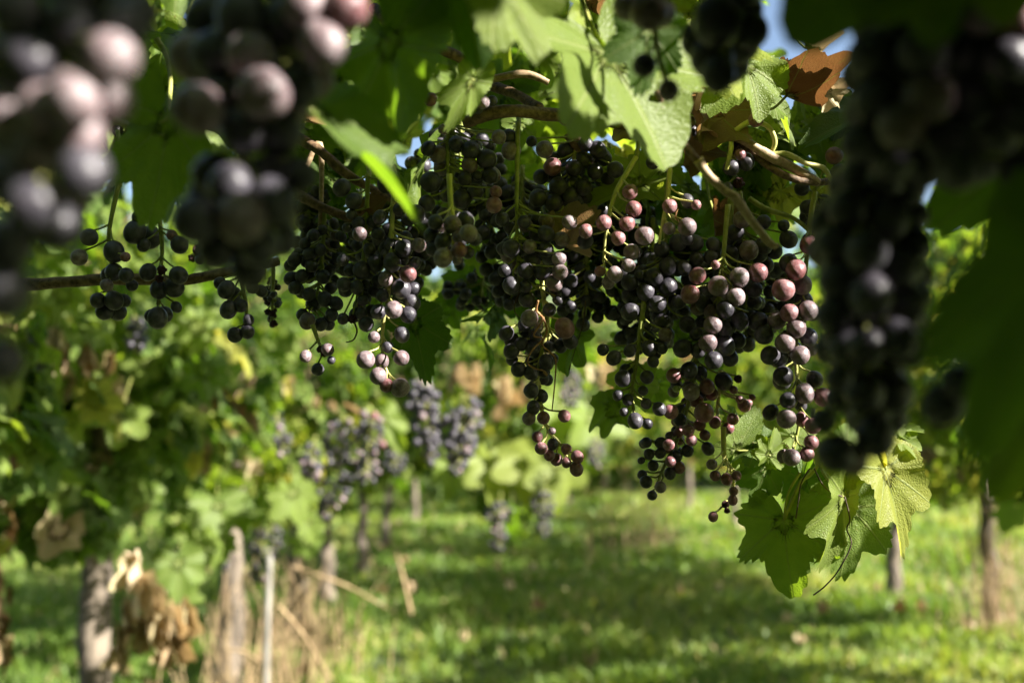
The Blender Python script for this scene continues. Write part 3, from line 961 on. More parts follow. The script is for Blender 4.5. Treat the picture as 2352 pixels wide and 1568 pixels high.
bunch('few red and wrinkled grapes under the dry curled leaves upper right', 0.66,
      [(1700, 300), (1686, 330), (1680, 370), (1690, 400)],
      '1736,275,16,r* 1687,340,15,d 1680,385,18,k 1713,371,19,k 1697,420,13,d 1700,355,12,r* 1672,430,12,k', [], NG, 'kr', None, M_PALESTEM)
bunch('dusty pink grapes among the dry leaf scraps top centre right', 0.68,
      [(1560, 230), (1575, 262), (1580, 290)], '1583,280,14,p* 1566,257,13,r* 1500,373,15,k* 1590,300,12,k 1560,290,11,k', [], NG, 'kp')

bunch('dark bunch behind the long middle stem with one lit side', 0.66,
      [(1190, 280), (1188, 380), (1187, 480), (1188, 570), (1192, 640)],
      '1175,571,20,k 1155,571,15,k 1254,573,17,k 1159,621,14,k 1207,621,18,k 1245,626,18,k 1286,624,17,p* 1284,594,16,p* 1273,650,18,p* 1175,655,20,k 1207,658,14,k 1276,670,14,k 1283,689,11,k '
      '1223,599,18,k 1154,504,16,k 1204,510,15,k 1255,537,18,k 1308,510,16,p* 1291,549,16,p',
      [(1220, 560, 70, 60, 16, 15, 19)], NG, 'kkkp')
bunch('large black bunch in the shade right of the long middle stem', 0.69,
      [(1330, 280), (1320, 360), (1300, 440), (1285, 520)],
      '1236,455,20,k 1271,466,20,k 1268,508,20,k 1251,343,19,p* 1269,383,19,r 1318,387,18,k 1374,345,19,k 1413,390,18,k 1367,394,18,k 1283,429,21,k 1221,325,12,k 1325,313,10,r* 1300,271,17,r 1345,330,16,k 1340,430,19,k 1310,450,18,k',
      [(1320, 400, 80, 70, 22, 16, 20), (1330, 490, 60, 40, 10, 15, 19)], NG, 'kkkk')
bunch('black backlit grapes hanging from the brown cane at the upper middle', 0.67,
      [(1030, 285), (1028, 340), (1030, 420), (1032, 490)],
      '984,341,16,k 1007,355,20,p 1047,329,16,k 1082,345,21,k 1118,366,22,k 1146,315,16,p* 1174,346,21,p 1079,380,18,p 1097,404,11,k 1068,411,16,k 1125,404,18,k 1170,313,16,k 1061,457,20,k 1091,441,18,k 989,418,23,k 980,468,19,k 1139,440,13,r* 1135,471,18,r*',
      [(1080, 370, 80, 50, 10, 15, 19)], NG, 'kkp')
bunch('three grapes, two of them frosted, on the brown cane by the pleated leaf', 0.62,
      [(1060, 190), (1075, 225), (1090, 240)], '1109,234,15,p* 989,229,14,r 1130,232,12,k 1019,297,12,p* 1098,250,11,k', [], NG, 'k')
bunch('closest rounded knot of dusty mauve grapes near the middle', 0.575,
      [(1032, 400), (1036, 470), (1044, 520), (1040, 570)],
      '1018,555,19,k 1039,516,20,p 1070,507,19,k 1076,536,20,p* 1052,544,13,p* 1055,574,17,r* 1018,592,21,p* 1075,580,14,k 1000,510,17,k 992,540,18,k 1090,548,15,k 1050,596,11,p 996,570,17,k 1046,500,16,k',
      [(1035, 545, 40, 40, 6, 15, 18)], NG, 'kkp', None, M_PALESTEM)
bunch('dark bunch left of the middle whose pale lit tail hangs well below', 0.655,
      [(905, 430), (900, 520), (898, 600), (890, 690), (880, 750), (878, 800), (884, 840), (898, 872)],
      '859,774,13,p* 923,768,17,k 840,826,20,p* 922,822,17,p* 891,797,13,k 877,829,16,p 869,863,19,p* 888,885,15,r* 919,890,21,p* '
      '928,571,20,k 962,563,16,p* 901,603,20,k 954,603,13,k 937,629,19,r* 938,636,10,k 922,663,21,k 949,663,16,k 885,642,16,p 904,711,19,p* 938,723,19,k 946,694,19,k 869,716,17,k 879,679,14,k 955,492,21,k 918,481,15,k 872,499,15,k',
      [(915, 620, 40, 80, 14, 16, 19)], NG, 'kkkp', None, M_PALESTEM)
bunch('black bunch on the thin stem directly left of the pale-tailed one', 0.665,
      [(845, 400), (842, 500), (835, 580), (824, 650)],
      '785,431,19,k 812,462,18,k 807,492,11,k 826,537,16,p* 797,523,11,k 841,744,17,k 788,732,13,k 809,732,10,d 830,721,13,k 820,660,15,k 790,653,16,k 840,653,10,k 833,690,12,k 830,620,19,k 862,605,18,k 886,425,18,k 788,597,13,k',
      [(830, 660, 40, 70, 12, 14, 18), (850, 540, 40, 40, 6, 14, 17)], NG, 'kkk')
bunch('wide bunch of small black grapes against bright leaves left of the middle', 0.70,
      [(745, 480), (742, 560), (735, 640), (720, 710)],
      '677,597,15,k 711,584,15,k 736,574,13,k 715,610,14,k 678,661,15,k 709,676,15,k 720,698,17,k 746,687,16,k 772,697,15,k 706,737,18,p* 736,745,15,k 753,742,15,k 695,723,14,k 762,723,14,k 743,636,16,k 693,633,14,k 700,560,13,k 720,540,13,k',
      [(720, 620, 55, 70, 26, 13, 16), (760, 560, 30, 50, 8, 12, 15)], NG, 'kkkp')
bunch('handful of wine-dark grapes dangling below the wide black bunch', 0.67,
      [(718, 745), (728, 775), (738, 800)], '730,848,14,k 702,818,13,p* 753,803,14,p* 761,827,9,k 735,802,8,d 745,812,8,d', [], NG, 'k')
bunch('dark ragged bunch with a bronze dried tendril looped round its stem', 0.665,
      [(1240, 600), (1246, 660), (1252, 710), (1258, 750), (1240, 830), (1235, 900), (1258, 985), (1280, 1010), (1300, 1040)],
      '1210,687,18,k 1216,731,19,p* 1297,753,22,r* 1237,752,10,p* 1262,711,15,k 1163,765,16,k 1175,781,16,k 1175,806,17,k 1197,790,15,k 1223,800,16,k 1191,848,17,k 1255,832,17,k 1220,855,17,k 1310,784,16,k 1287,794,15,k 1220,897,17,k 1242,910,16,k '
      '1215,960,15,p 1248,959,14,r* 1225,936,15,k 1296,955,14,r* 1234,1003,12,r* 1268,989,8,p* 1243,1029,14,r* 1269,1020,12,k 1262,1045,12,r 1278,1055,14,r 1301,1031,12,r 1301,1062,11,r* 1326,1049,14,r* 1324,1077,15,r*',
      [(1225, 800, 55, 60, 20, 14, 17), (1240, 860, 30, 40, 6, 14, 17)], NG, 'kkkp', None, M_PALESTEM)
bunch('shaded mass of black grapes between the middle stem and the red ones', 0.76,
      [(1350, 560), (1348, 620), (1345, 700)], '', [(1345, 640, 75, 110, 60, 13, 17)], NG, 'kkk')
bunch('small black grapes far back in the gap at the middle', 0.85,
      [(1110, 600), (1108, 640), (1106, 680)], '', [(1080, 650, 60, 60, 22, 10, 14)], NG, 'kkk')
bunch('black grapes seen behind the close mauve knot', 0.78,
      [(1120, 430), (1118, 500)], '', [(1110, 510, 60, 50, 18, 13, 17)], NG, 'kkk')

bunch('black bunch deep behind the pale-tailed one, against bright leaves', 0.76,
      [(900, 380), (898, 480), (895, 600)], '', [(905, 560, 90, 130, 74, 14, 18)], NG, 'kkk')
bunch('black bunch deep behind the dark one on the long middle stem', 0.77,
      [(1200, 380), (1198, 480), (1195, 640)], '', [(1195, 560, 95, 150, 80, 14, 18)], NG, 'kkk')
bunch('black bunch deep behind the large shaded one, above the red grapes', 0.77,
      [(1400, 330), (1398, 420), (1395, 520)], '', [(1400, 480, 100, 120, 72, 14, 18)], NG, 'kkk')
bunch('black bunch deep behind the dusky blue one', 0.75,
      [(1500, 500), (1498, 600), (1490, 760)], '', [(1480, 690, 90, 120, 72, 14, 18)], NG, 'kkk')
bunch('black bunch deep behind the broad two-tone one', 0.75,
      [(1720, 540), (1718, 640), (1712, 760)], '', [(1700, 680, 110, 120, 76, 14, 18)], NG, 'kkk')
bunch('black backlit bunch deep behind the left canes', 0.80,
      [(780, 380), (778, 460), (770, 560)], '', [(770, 540, 90, 110, 62, 13, 17)], NG, 'kkk')
bunch('black backlit bunch high behind the brown cane in the upper middle', 0.78,
      [(1060, 270), (1058, 330), (1050, 430)], '', [(1050, 400, 110, 100, 64, 13, 17)], NG, 'kkk')
bunch('sparse backlit bunch at the left hanging across the dark bare cane', 0.66,
      [(278, 400), (262, 470), (250, 540), (256, 610), (248, 680)],
      '205,545,19,k 182,591,18,p 262,578,22,k 262,625,19,k 290,632,16,k* 288,590,11,r* 225,690,17,k 262,690,20,k 240,715,19,k 270,715,19,k 285,690,14,k 245,655,14,p* 303,655,13,k 248,632,16,k',
      [], NG, 'k')
bunch('sparse backlit bunch right of the first, with shrivelled pink bits', 0.665,
      [(352, 400), (362, 470), (372, 560), (368, 640), (362, 700)],
      '310,533,24,k 345,545,24,k 320,500,16,k 330,563,14,k 412,562,19,k 372,620,11,d* 366,640,10,d* 340,625,18,k 410,632,20,k* 400,660,21,k 365,665,19,k 405,705,12,k 362,730,22,k 378,722,18,k 347,725,14,k 395,540,12,r', [], NG, 'k')
bunch('little black bunch of three tiers under the left blurred cluster', 0.68,
      [(555, 600), (556, 650), (566, 710), (560, 750)],
      '520,665,19,k 536,676,18,k 525,711,19,k 553,702,15,k 571,735,12,k 540,769,17,k 568,762,16,k 580,660,14,k 505,650,13,k 600,668,13,k', [], NG, 'k')
bunch('narrow stripe of dried-up tiny black grapes beside the three-tier bunch', 0.74,
      [(628, 600), (626, 680), (624, 750)], '', [(625, 690, 17, 55, 34, 6, 9)], NG, 'kkd')
bunch('dark bunch high on the left half hidden between two blurred clusters', 0.76,
      [(345, 160), (340, 240), (330, 320)], '345,200,20,k 350,262,20,k', [(320, 330, 70, 80, 34, 13, 18)], NG, 'kkk')
bunch('small dark bunch peeping out under the large lobed shaded leaf at left', 0.72,
      [(460, 540), (462, 580)], '', [(465, 580, 28, 30, 9, 10, 14)], NG, 'kkd')
bunch('black bunch behind the long narrow shaded leaf', 0.80,
      [(700, 400), (705, 480)], '', [(690, 480, 60, 60, 24, 11, 15)], NG, 'kkk')

# ------------------------------------------------------------------ blurred bunches right in front of the camera
bunch('biggest blurred bunch filling the upper left corner, whitish where the sun hits', 0.235,
      [(150, -80), (150, 60), (130, 200), (110, 340), (90, 480), (40, 620), (10, 780)],
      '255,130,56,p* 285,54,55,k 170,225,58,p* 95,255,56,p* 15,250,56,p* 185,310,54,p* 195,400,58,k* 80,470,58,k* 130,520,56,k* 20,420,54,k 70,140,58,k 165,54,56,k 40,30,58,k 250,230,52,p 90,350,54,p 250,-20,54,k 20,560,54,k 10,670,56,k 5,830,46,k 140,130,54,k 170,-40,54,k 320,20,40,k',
      [(110, 240, 160, 240, 26, 48, 56)], FGR, 'kkp', None, None, 0.05, 0.0018, None)
bunch('blurred bunch left of centre with round glowing pinkish grapes', 0.305,
      [(590, -90), (590, 60), (570, 200), (560, 340), (560, 480), (580, 600)],
      '455,250,57,p* 605,215,58,p* 575,130,54,p* 560,300,50,k 740,100,52,p* 795,20,48,r* 700,15,50,p* 660,55,52,k 500,130,58,k 440,130,50,p 480,50,56,k 560,40,60,k 640,300,52,k 680,200,50,k 720,180,44,p '
      '450,505,52,k* 555,500,54,p* 530,425,48,k* 630,460,50,k* 645,400,50,k 490,400,46,k 590,560,50,k 500,570,44,k 575,620,42,k 640,540,44,k 690,400,36,k 480,450,44,k',
      [(590, 170, 120, 150, 18, 48, 56), (560, 480, 90, 90, 10, 44, 50)], FGR, 'kkp', None, None, 0.045, 0.0018, None)
bunch('black blurred bunch at the top edge right of centre, before lit leaves', 0.36,
      [(1690, -90), (1680, 0), (1670, 80), (1650, 160)],
      '1650,50,56,k 1700,30,50,k 1695,95,48,k 1635,130,48,k 1650,170,38,k 1610,90,44,k 1725,70,38,k 1680,150,40,k 1700,-30,50,k', [], FGR, 'k', None, None, 0.03)
bunch('two or three lone dark mauve grapes blurred left of the black top bunch', 0.40,
      [(1500, -70), (1495, 0), (1515, 140), (1535, 200)], '1490,25,42,p 1440,15,30,p 1520,30,30,p 1480,150,26,k 1535,208,24,p', [], FGR, 'p', None, None, 0.02)
bunch('huge near-black bunch in the upper right corner with a few white glints', 0.29,
      [(2240, -90), (2230, 40), (2200, 160), (2170, 300), (2150, 400)],
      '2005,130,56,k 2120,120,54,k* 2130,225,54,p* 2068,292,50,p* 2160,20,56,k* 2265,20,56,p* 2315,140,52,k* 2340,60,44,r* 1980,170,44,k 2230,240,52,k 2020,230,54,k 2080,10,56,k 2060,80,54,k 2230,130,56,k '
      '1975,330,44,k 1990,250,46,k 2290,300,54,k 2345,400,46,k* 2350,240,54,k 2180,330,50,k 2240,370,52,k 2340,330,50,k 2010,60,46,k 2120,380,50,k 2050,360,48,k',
      [(2180, 200, 180, 190, 40, 48, 56)], FGR, 'kkk', None, None, 0.06)
bunch('long near-black blurred bunch hanging down to the leafy shoot', 0.33,
      [(2010, 250), (2010, 400), (2000, 560), (1990, 720), (1990, 860), (1990, 1010)],
      '1990,795,40,k* 2060,778,42,k* 1925,868,30,k* 1920,1040,42,k 1957,1055,34,p 2010,1000,44,k 2000,950,44,k 1890,965,28,k 1985,900,44,k 2050,900,44,k 2045,960,36,k 2030,850,46,k 1950,800,46,k 2080,700,44,k 2060,620,46,k 1930,640,46,k 2000,680,48,k* 1990,580,46,k* 1920,720,44,k 1915,560,40,k 1950,480,46,k 2040,500,46,k 2080,430,44,k 1975,410,46,k 2095,560,40,k 2090,800,36,k 1935,760,42,k 1905,800,34,k',
      [(2005, 590, 115, 240, 48, 40, 46), (1990, 880, 70, 90, 10, 38, 42)], FGR, 'kkk', None, None, 0.045)
bunch('pair of lone black grapes before the dark blurred leaf at the right', 0.30,
      [(2250, 780), (2240, 850), (2215, 890)], '2205,880,38,k 2165,930,44,k 2230,850,28,k', [], FGR, 'k', None, None, 0.01)
bunch('single small black grape above the lone pair at the right', 0.32,
      [(2230, 720), (2210, 745)], '2170,770,20,k 2185,758,20,k 2200,745,16,k', [], FGR, 'k', None, None, 0.01)

# ------------------------------------------------------------------ bunches in the rows behind
bunch('left of the two big speckled blue bunches hanging in the gap', 2.35, [(978, 850), (978, 930), (985, 1050)],
      '', [(970, 915, 36, 45, 46, 8, 9.5), (982, 985, 32, 50, 36, 8, 9.5), (992, 1040, 18, 28, 12, 7, 9)], BG, 'kkkkkkp', GR_LO, None, 0.07, .0022)
bunch('right of the two big speckled blue bunches hanging in the gap', 2.4, [(1062, 905), (1060, 980), (1055, 1070)],
      '', [(1062, 975, 42, 45, 48, 8, 9.5), (1055, 1030, 32, 40, 30, 7.5, 9), (1050, 1070, 16, 18, 8, 7, 8), (1088, 928, 14, 14, 5, 8, 9)], BG, 'kkkkkkp', GR_LO, None, 0.07, .0022)
bunch('long dark bunch with white glints hanging low at the left row edge', 2.65, [(790, 950), (780, 1060), (755, 1190)],
      '', [(790, 1020, 45, 60, 48, 6.5, 8), (765, 1100, 40, 60, 34, 6.5, 8), (752, 1170, 24, 38, 16, 6, 7.5)], BG, 'kkkkkkp', GR_LO, None, 0.10, .0022)
bunch('dark bunch with red grapes at its top beside the green hanging leaf', 2.6, [(850, 930), (848, 1000), (840, 1100)],
      '835,950,9,p 860,955,9,r 872,965,8,p 878,1020,9,r', [(850, 1000, 32, 50, 36, 6.5, 8), (842, 1080, 26, 32, 20, 6.5, 8)], BG, 'kkkkkkp', GR_LO, None, 0.08, .0022)
bunch('pale mauve grapes at the left shoulder of the long glinting bunch', 2.6, [(725, 1000), (718, 1060), (715, 1090)],
      '', [(715, 1060, 22, 42, 34, 6.5, 8)], BG, 'kkkkkkp', GR_LO, None, 0.06, .0022)
bunch('small blue-black bunch tucked behind the red-topped one', 3.4, [(905, 1010), (905, 1060)], '', [(905, 1055, 25, 35, 34, 5, 6)], BG, 'kkk', GR_LO, None, 0.06, .0022)
bunch('small blue bunch hanging lowest over the middle of the grass', 3.9, [(1150, 1130), (1148, 1190), (1146, 1260)],
      '', [(1148, 1185, 33, 30, 50, 5, 5.8), (1145, 1235, 20, 32, 30, 5, 5.8)], BG, 'kkkkkkp', GR_LO, None, 0.12, .0025)
bunch('dark blue bunch right of the lowest one under the whitish leaves', 3.9, [(1255, 1090), (1250, 1150), (1245, 1225)],
      '', [(1245, 1160, 27, 34, 46, 5, 5.8), (1248, 1210, 14, 24, 18, 4.8, 5.6)], BG, 'kkk', GR_LO, None, 0.10, .0025)
bunch('pale bluish bunch among pale leaves behind the bronze tendril', 3.4, [(1315, 840), (1312, 880), (1308, 930)], '', [(1312, 890, 24, 46, 56, 5, 6)], BG, 'kkkkp', GR_LO, None, 0.10, .0022)
bunch('faint blue bunch right of the pale leaves over the alley', 3.9, [(1370, 990), (1368, 1050)], '', [(1368, 1040, 20, 34, 40, 4.4, 5.2)], BG, 'kkkkp', GR_LO, None, 0.08, .0022)
bunch('pale grey-blue bunch far left above the tan dead leaves', 2.1, [(100, 720), (95, 770), (90, 840)], '', [(92, 775, 26, 38, 34, 7, 9), (88, 830, 14, 26, 12, 7, 8)], BG, 'kkkkkkp', GR_LO, None, 0.07, .0022)
bunch('pale grey-blue bunch under the bare cane right of the tan dead leaves', 2.2, [(310, 725), (310, 760), (312, 810)], '', [(312, 770, 24, 42, 40, 6.5, 8.5)], BG, 'kkkkkkp', GR_LO, None, 0.07, .0022)
bunch('blue-black bunch hanging in front of the white stake', 3.2, [(605, 1190), (605, 1250), (600, 1330)],
      '', [(590, 1245, 22, 40, 30, 5.5, 6.6), (635, 1245, 14, 40, 16, 5.5, 6.6), (592, 1310, 22, 26, 18, 5.5, 6.5)], BG, 'kkkkp', GR_LO, None, 0.08, .0022)
bunch('few blue grapes left of the bunch by the white stake', 3.2, [(520, 1250), (515, 1290)], '', [(515, 1275, 12, 32, 16, 5.5, 6.5)], BG, 'kkkkp', GR_LO, None, 0.05, .0022)
bunch('scattered mauve grapes high in the left row below the black bunch', 2.6, [(635, 950), (640, 990), (650, 1030)], '', [(640, 1000, 28, 50, 22, 6.5, 8)], BG, 'kkkkp', GR_LO, None, 0.07, .0022)

# ------------------------------------------------------------------ tendrils and bare twigs
def strand(name, label, cat, pts, d, r, mat, dz=0.0, sides=7, jit=0.08):
    m = MB()
    q = [P(u, v, d + random.uniform(-dz, dz)) for u, v in pts]
    rr = r if not np.isscalar(r) else [r * (1 - 0.5 * i / (len(q) - 1)) for i in range(len(q))]
    m.tube(q, rr, sides, 6, jit)
    o = m.build(name, mat, origin=q[0])
    return tag(o, label, cat)


strand('tendril', 'bronze dried tendril making a small loop below the green stem', 'tendril', [(1236, 690), (1232, 712), (1240, 722), (1246, 735), (1226, 770), (1246, 778), (1222, 805), (1212, 832), (1228, 846), (1250, 852), (1256, 862), (1248, 855)], 0.645, 0.0008, M_TENDRIL, .004)
strand('tendril', 'long bronze tendril end hanging straight beside the looped one', 'tendril', [(1247, 728), (1256, 760), (1245, 790), (1262, 808), (1276, 825), (1275, 870), (1268, 943)], 0.645, 0.0008, M_TENDRIL, .003)
strand('tendril', 'thin black wiry tendril curving left of the looped bronze one', 'tendril', [(1193, 672), (1182, 700), (1184, 720), (1196, 732)], 0.66, 0.0006, M_DARKTENDRIL)
strand('tendril', 'thin dark tendril slanting down from the shaded mass of grapes', 'tendril', [(1345, 690), (1340, 740), (1322, 800), (1307, 850)], 0.70, 0.0005, M_DARKTENDRIL)
strand('tendril', 'short curled dark tendril above the pale-tailed bunch', 'tendril', [(826, 735), (815, 740), (820, 760), (812, 780), (795, 786)], 0.67, 0.0008, M_DARKTENDRIL)
strand('tendril', 'pale curl of tendril on the shaded grape under the red ones', 'tendril', [(1556, 480), (1552, 500), (1566, 512), (1584, 518), (1592, 508)], 0.64, 0.0006, M_TENDRIL)

tw = empty('broken_twig', P(1510, 215, .52))
tag(tw, 'broken dead twig slanting across the dark grapes, its lower half pale', 'twig')
m = MB(); m.tube([P(1508, 212, .50), P(1530, 262, .51), P(1560, 318, .52), P(1605, 372, .53)], [.0016, .0019, .0020, .0023], 9, 6, .1); m.build('bark', M_CANE, tw)
m = MB(); m.tube([P(1603, 366, .528), P(1625, 400, .53), P(1665, 438, .53), P(1690, 455, .53), P(1725, 505, .535), P(1770, 560, .535), P(1790, 562, .535)], [.0030, .0023, .0022, .0027, .0023, .0022, .0006], 9, 5, .08); m.build('bare_wood', M_PALECANE, tw)
for q in ((1530, 470, .53), (1612, 395, .50), (1660, 437, .50), (1720, 500, .50), (1760, 540, .5)):
    LIT.append((P(*q), 1.0))

# ------------------------------------------------------------------ the vine overhead: canes
vine = empty('grape_vine', (0.9, 0.95, 0.0))
tag(vine, 'overhead vine in focus: brown canes and dense leaves the dark bunches hang from', 'grapevine')
t = MB()
t.tube([(0.9, 0.95, -0.05), (0.93, 0.97, 0.3), (0.88, 0.93, 0.7), (0.93, 0.96, 1.1), (0.88, 0.93, 1.35)], [.05, .04, .036, .034, .03], 12, 5, .08)
t.build('trunk', M_BARK, vine)


def cane(pts, r, mat=None, j=.09):
    q = [P(*p) for p in pts]
    m = MB()
    rr = r if not np.isscalar(r) else [r * (1 - .25 * i / (len(q) - 1)) * (1 + .18 * (i % 2)) for i in range(len(q))]
    m.tube(q, rr, 9, 6, j)
    m.build('cane', mat or M_CANE, vine)


cane([(2600, 250, .85), (2200, 330, .78), (1880, 420, .66), (1700, 330, .66)], .003)
cane([(-200, 655, .70), (20, 655, .70), (150, 648, .70), (280, 640, .70), (400, 645, .70), (500, 630, .70), (640, 600, .72)], .0042)
cane([(640, 290, .70), (690, 320, .69), (740, 350, .68), (790, 395, .68), (850, 432, .69), (930, 470, .72)], .0036)
cane([(660, 430, .70), (700, 455, .69), (745, 478, .69), (800, 500, .70), (850, 525, .72)], .0034)
cane([(1070, 280, .64), (1120, 262, .63), (1180, 255, .63), (1250, 262, .64), (1350, 272, .65), (1460, 290, .67), (1560, 300, .70)], .0042)
cane([(1678, 312, .655), (1720, 330, .65), (1770, 360, .65), (1830, 390, .655), (1880, 420, .66)], [.0030, .0029, .0037, .0032, .0030], M_PALECANE)
cane([(1680, 318, .65), (1678, 350, .645), (1668, 390, .65)], .0016, M_PALESTEM, .05)
cane([(1690, 300, .65), (1725, 280, .645), (1765, 292, .645), (1780, 325, .648), (1772, 350, .65)], .0018, M_PALESTEM, .04)
cane([(1772, 355, .65), (1810, 355, .65), (1850, 375, .65), (1890, 385, .655), (1910, 415, .66)], .0018, M_PALESTEM, .04)
cane([(1680, 440, .68), (1676, 500, .68), (1664, 590, .69), (1655, 640, .69)], .0024, M_STEM, .04)
cane([(1720, 455, .70), (1760, 480, .70), (1820, 500, .70), (1860, 530, .71)], .0018, M_STEM, .04)
cane([(1065, 160, .75), (1110, 190, .72), (1180, 215, .70), (1240, 250, .68)], .0042)
cane([(860, 20, .62), (900, 55, .60), (960, 90, .60), (1050, 130, .62), (1120, 170, .64)], .0036)
cane([(700, 390, .70), (735, 330, .70), (738, 460, .70), (735, 520, .70)], .0020, M_PALECANE)
cane([(300, 20, .75), (360, 90, .75), (390, 160, .75), (385, 290, .72)], .0022, M_STEM)
cane([(1300, 310, .69), (1345, 365, .69), (1370, 400, .70)], .0024)
cane([(1100, 190, .7), (1200, 170, .7), (1260, 190, .7)], .0028, M_PALECANE)
cane([(240, 270, .52), (300, 290, .51), (378, 312, .5)], .0014, M_STEM)
for (a, b) in (((1040, 280), (1030, 560)), ((905, 380), (905, 450)), ((1188, 260), (1190, 300)), ((845, 380), (845, 420)), ((1540, 300), (1540, 390)), ((1465, 290), (1462, 365)), ((270, 300), (278, 405)), ((350, 300), (352, 405)), ((560, 520), (555, 600))):
    cane([(a[0], a[1], .675), ((a[0] + b[0]) / 2 + 3, (a[1] + b[1]) / 2, .67), (b[0], b[1], .665)], .0015, M_STEM, .04)


# ------------------------------------------------------------------ big single leaves near the camera
def big_leaf(label, J, T, n, hue, shape=0, sx=1.0, mat=None, lit=None, stalk_to=None, shapes=None, name='vine_leaf', group='single leaves near the camera'):
    J, T = P(*J), P(*T)
    m = MB()
    S = (shapes or LEAF_HI)[shape % len(shapes or LEAF_HI)]
    y = (T - J)
    put_leaf(m, S, J, y, n, y.length, hue, sx)
    o = m.build(name, mat or M_LEAF, origin=J)
    e = P(*stalk_to) if stalk_to else J - y * .35 + Vector((0, .03, .03))
    s = MB()
    s.tube([J, J.lerp(e, .5) + Vector((0, 0, -.004)), e], [.0010, .0010, .0014], 6, 4)
    s.build('petiole', M_STEM, o)
    tag(o, label, 'leaf', group)
    if lit:
        fr = frame(y, n)
        for (a, b) in lit:
            LIT.append((J + Vector(fr @ np.array([a * y.length * sx, b * y.length, 0])), random.uniform(1.0, 1.4)))
    return o


big_leaf('big dark green leaf in the upper middle beside a speck of sky', (890, 95, .44), (960, 330, .43), (.35, .75, .6), .36, 1, 1.0)
big_leaf('long narrow folded leaf pointing down right over the black grapes, lit along its edge', (715, 255, .41), (975, 462, .40), (.62, -.5, .6), .38, 6, .62, None, [(.2, .3), (.2, .6), (.2, .85)])
big_leaf('large pale sunlit leaf with deep lobes at the top middle', (1395, 125, .50), (1570, 385, .49), (.50, -.75, .45), .60, 3, 1.5, None, [(0, 0), (.3, .3), (-.3, .3), (0, .5), (.0, .8), (-.5, 0), (.5, 0), (-.4, .6), (-.3, -.2), (.3, -.2)])
big_leaf('glowing green leaf at the top edge left of the pale sunlit one', (1150, -60, .40), (1250, 165, .42), (-.5, .8, .2), .60, 5, .75, None, [(-.2, .4), (.1, .6), (0, .3), (.2, .5), (0, .8)])
big_leaf('dark leaf blade at the top edge beside the glowing one', (1050, -80, .43), (1120, 150, .44), (.3, .8, .5), .12, 2, .8)
big_leaf('shaded lobed leaf with light veins hanging between the two left blurred bunches', (385, 272, .50), (362, 528, .50), (.1, .85, -.2), .44, 4, .7, None, None, (300, 288, .51))
big_leaf('yellow-green crinkled leaf glowing behind the black top bunch', (1610, 30, .60), (1675, 250, .58), (-.2, .8, .5), .70, 7, .8, None, [(0, .5), (.3, .3), (-.3, .3), (0, .8)])
big_leaf('dark leaf silhouetted against the blue sky at the top right', (1890, -90, .42), (1860, 66, .42), (.2, .8, .6), .08, 3, .6)
big_leaf('bronze withered leaf curling up against the sky', (1805, 222, .66), (1912, 275, .66), (.1, -.95, .2), .18, 4, .42, M_DRY, [(0, .4), (.2, .6)], (1745, 250, .66), DRY_HI, 'dead_leaf')
big_leaf('small pleated pale leaf by the brown cane in the upper middle', (1085, 185, .53), (1030, 300, .53), (.6, -.7, .2), .62, 0, .55, None, [(0, .3), (0, .7)])
big_leaf('vast dark blurred leaf covering the right edge of the photo', (2430, 590, .25), (2240, 1050, .245), (-.2, -.9, .35), .26, 0, .54)
big_leaf('third dark blurred leaf at the right edge, just under the black corner bunch', (2420, 300, .42), (2150, 500, .42), (-.2, -.9, .3), .26, 1, 1.0)
big_leaf('second dark blurred leaf at the extreme right edge, lower down', (2450, 760, .29), (2310, 1150, .29), (-.1, -1, .2), .45, 2, .6)
big_leaf('dull green leaf hanging just below the lone mauve grapes', (1490, 70, .46), (1470, 218, .46), (.2, -.9, .3), .18, 5, .9)
big_leaf('bright fresh leaf below the bronze withered one', (1765, 225, .69), (1840, 325, .68), (.6, -.6, .4), .55, 2, .5, None, [(0, .3), (0, .7)])
big_leaf('dark green leaf lying level right of the bronze withered one', (2020, 255, .71), (1855, 300, .70), (.1, -.5, .9), .25, 6, .7)
big_leaf('pale sunlit leaf lobe lying below the black top bunch', (1715, 150, .62), (1635, 245, .60), (.4, -.8, .3), .60, 1, 1.0, None, [(0, .3), (0, .7), (.3, .4), (-.3, .4)])
big_leaf('yellowish spotted leaf hanging among the black grapes in the middle', (1470, 420, .70), (1330, 470, .70), (.2, -.9, .4), .72, 3, .7)
big_leaf('dark leaf with a toothed edge under the pale-tailed bunch', (950, 740, .74), (985, 870, .74), (.3, -.9, .3), .15, 6, .8)
big_leaf('brown crumpled leaf wedged between the black and the red grapes', (1280, 560, .68), (1370, 600, .68), (.3, -.9, .5), .55, 2, .8, M_DRY, [(0, .4), (0, .8)], None, DRY_HI, 'dead_leaf')
big_leaf('dark orange dead leaf behind the blue-black bunch', (1640, 490, .71), (1640, 560, .71), (.3, -.9, .4), .25, 3, 1.0, M_DRY, None, None, DRY_HI, 'dead_leaf')
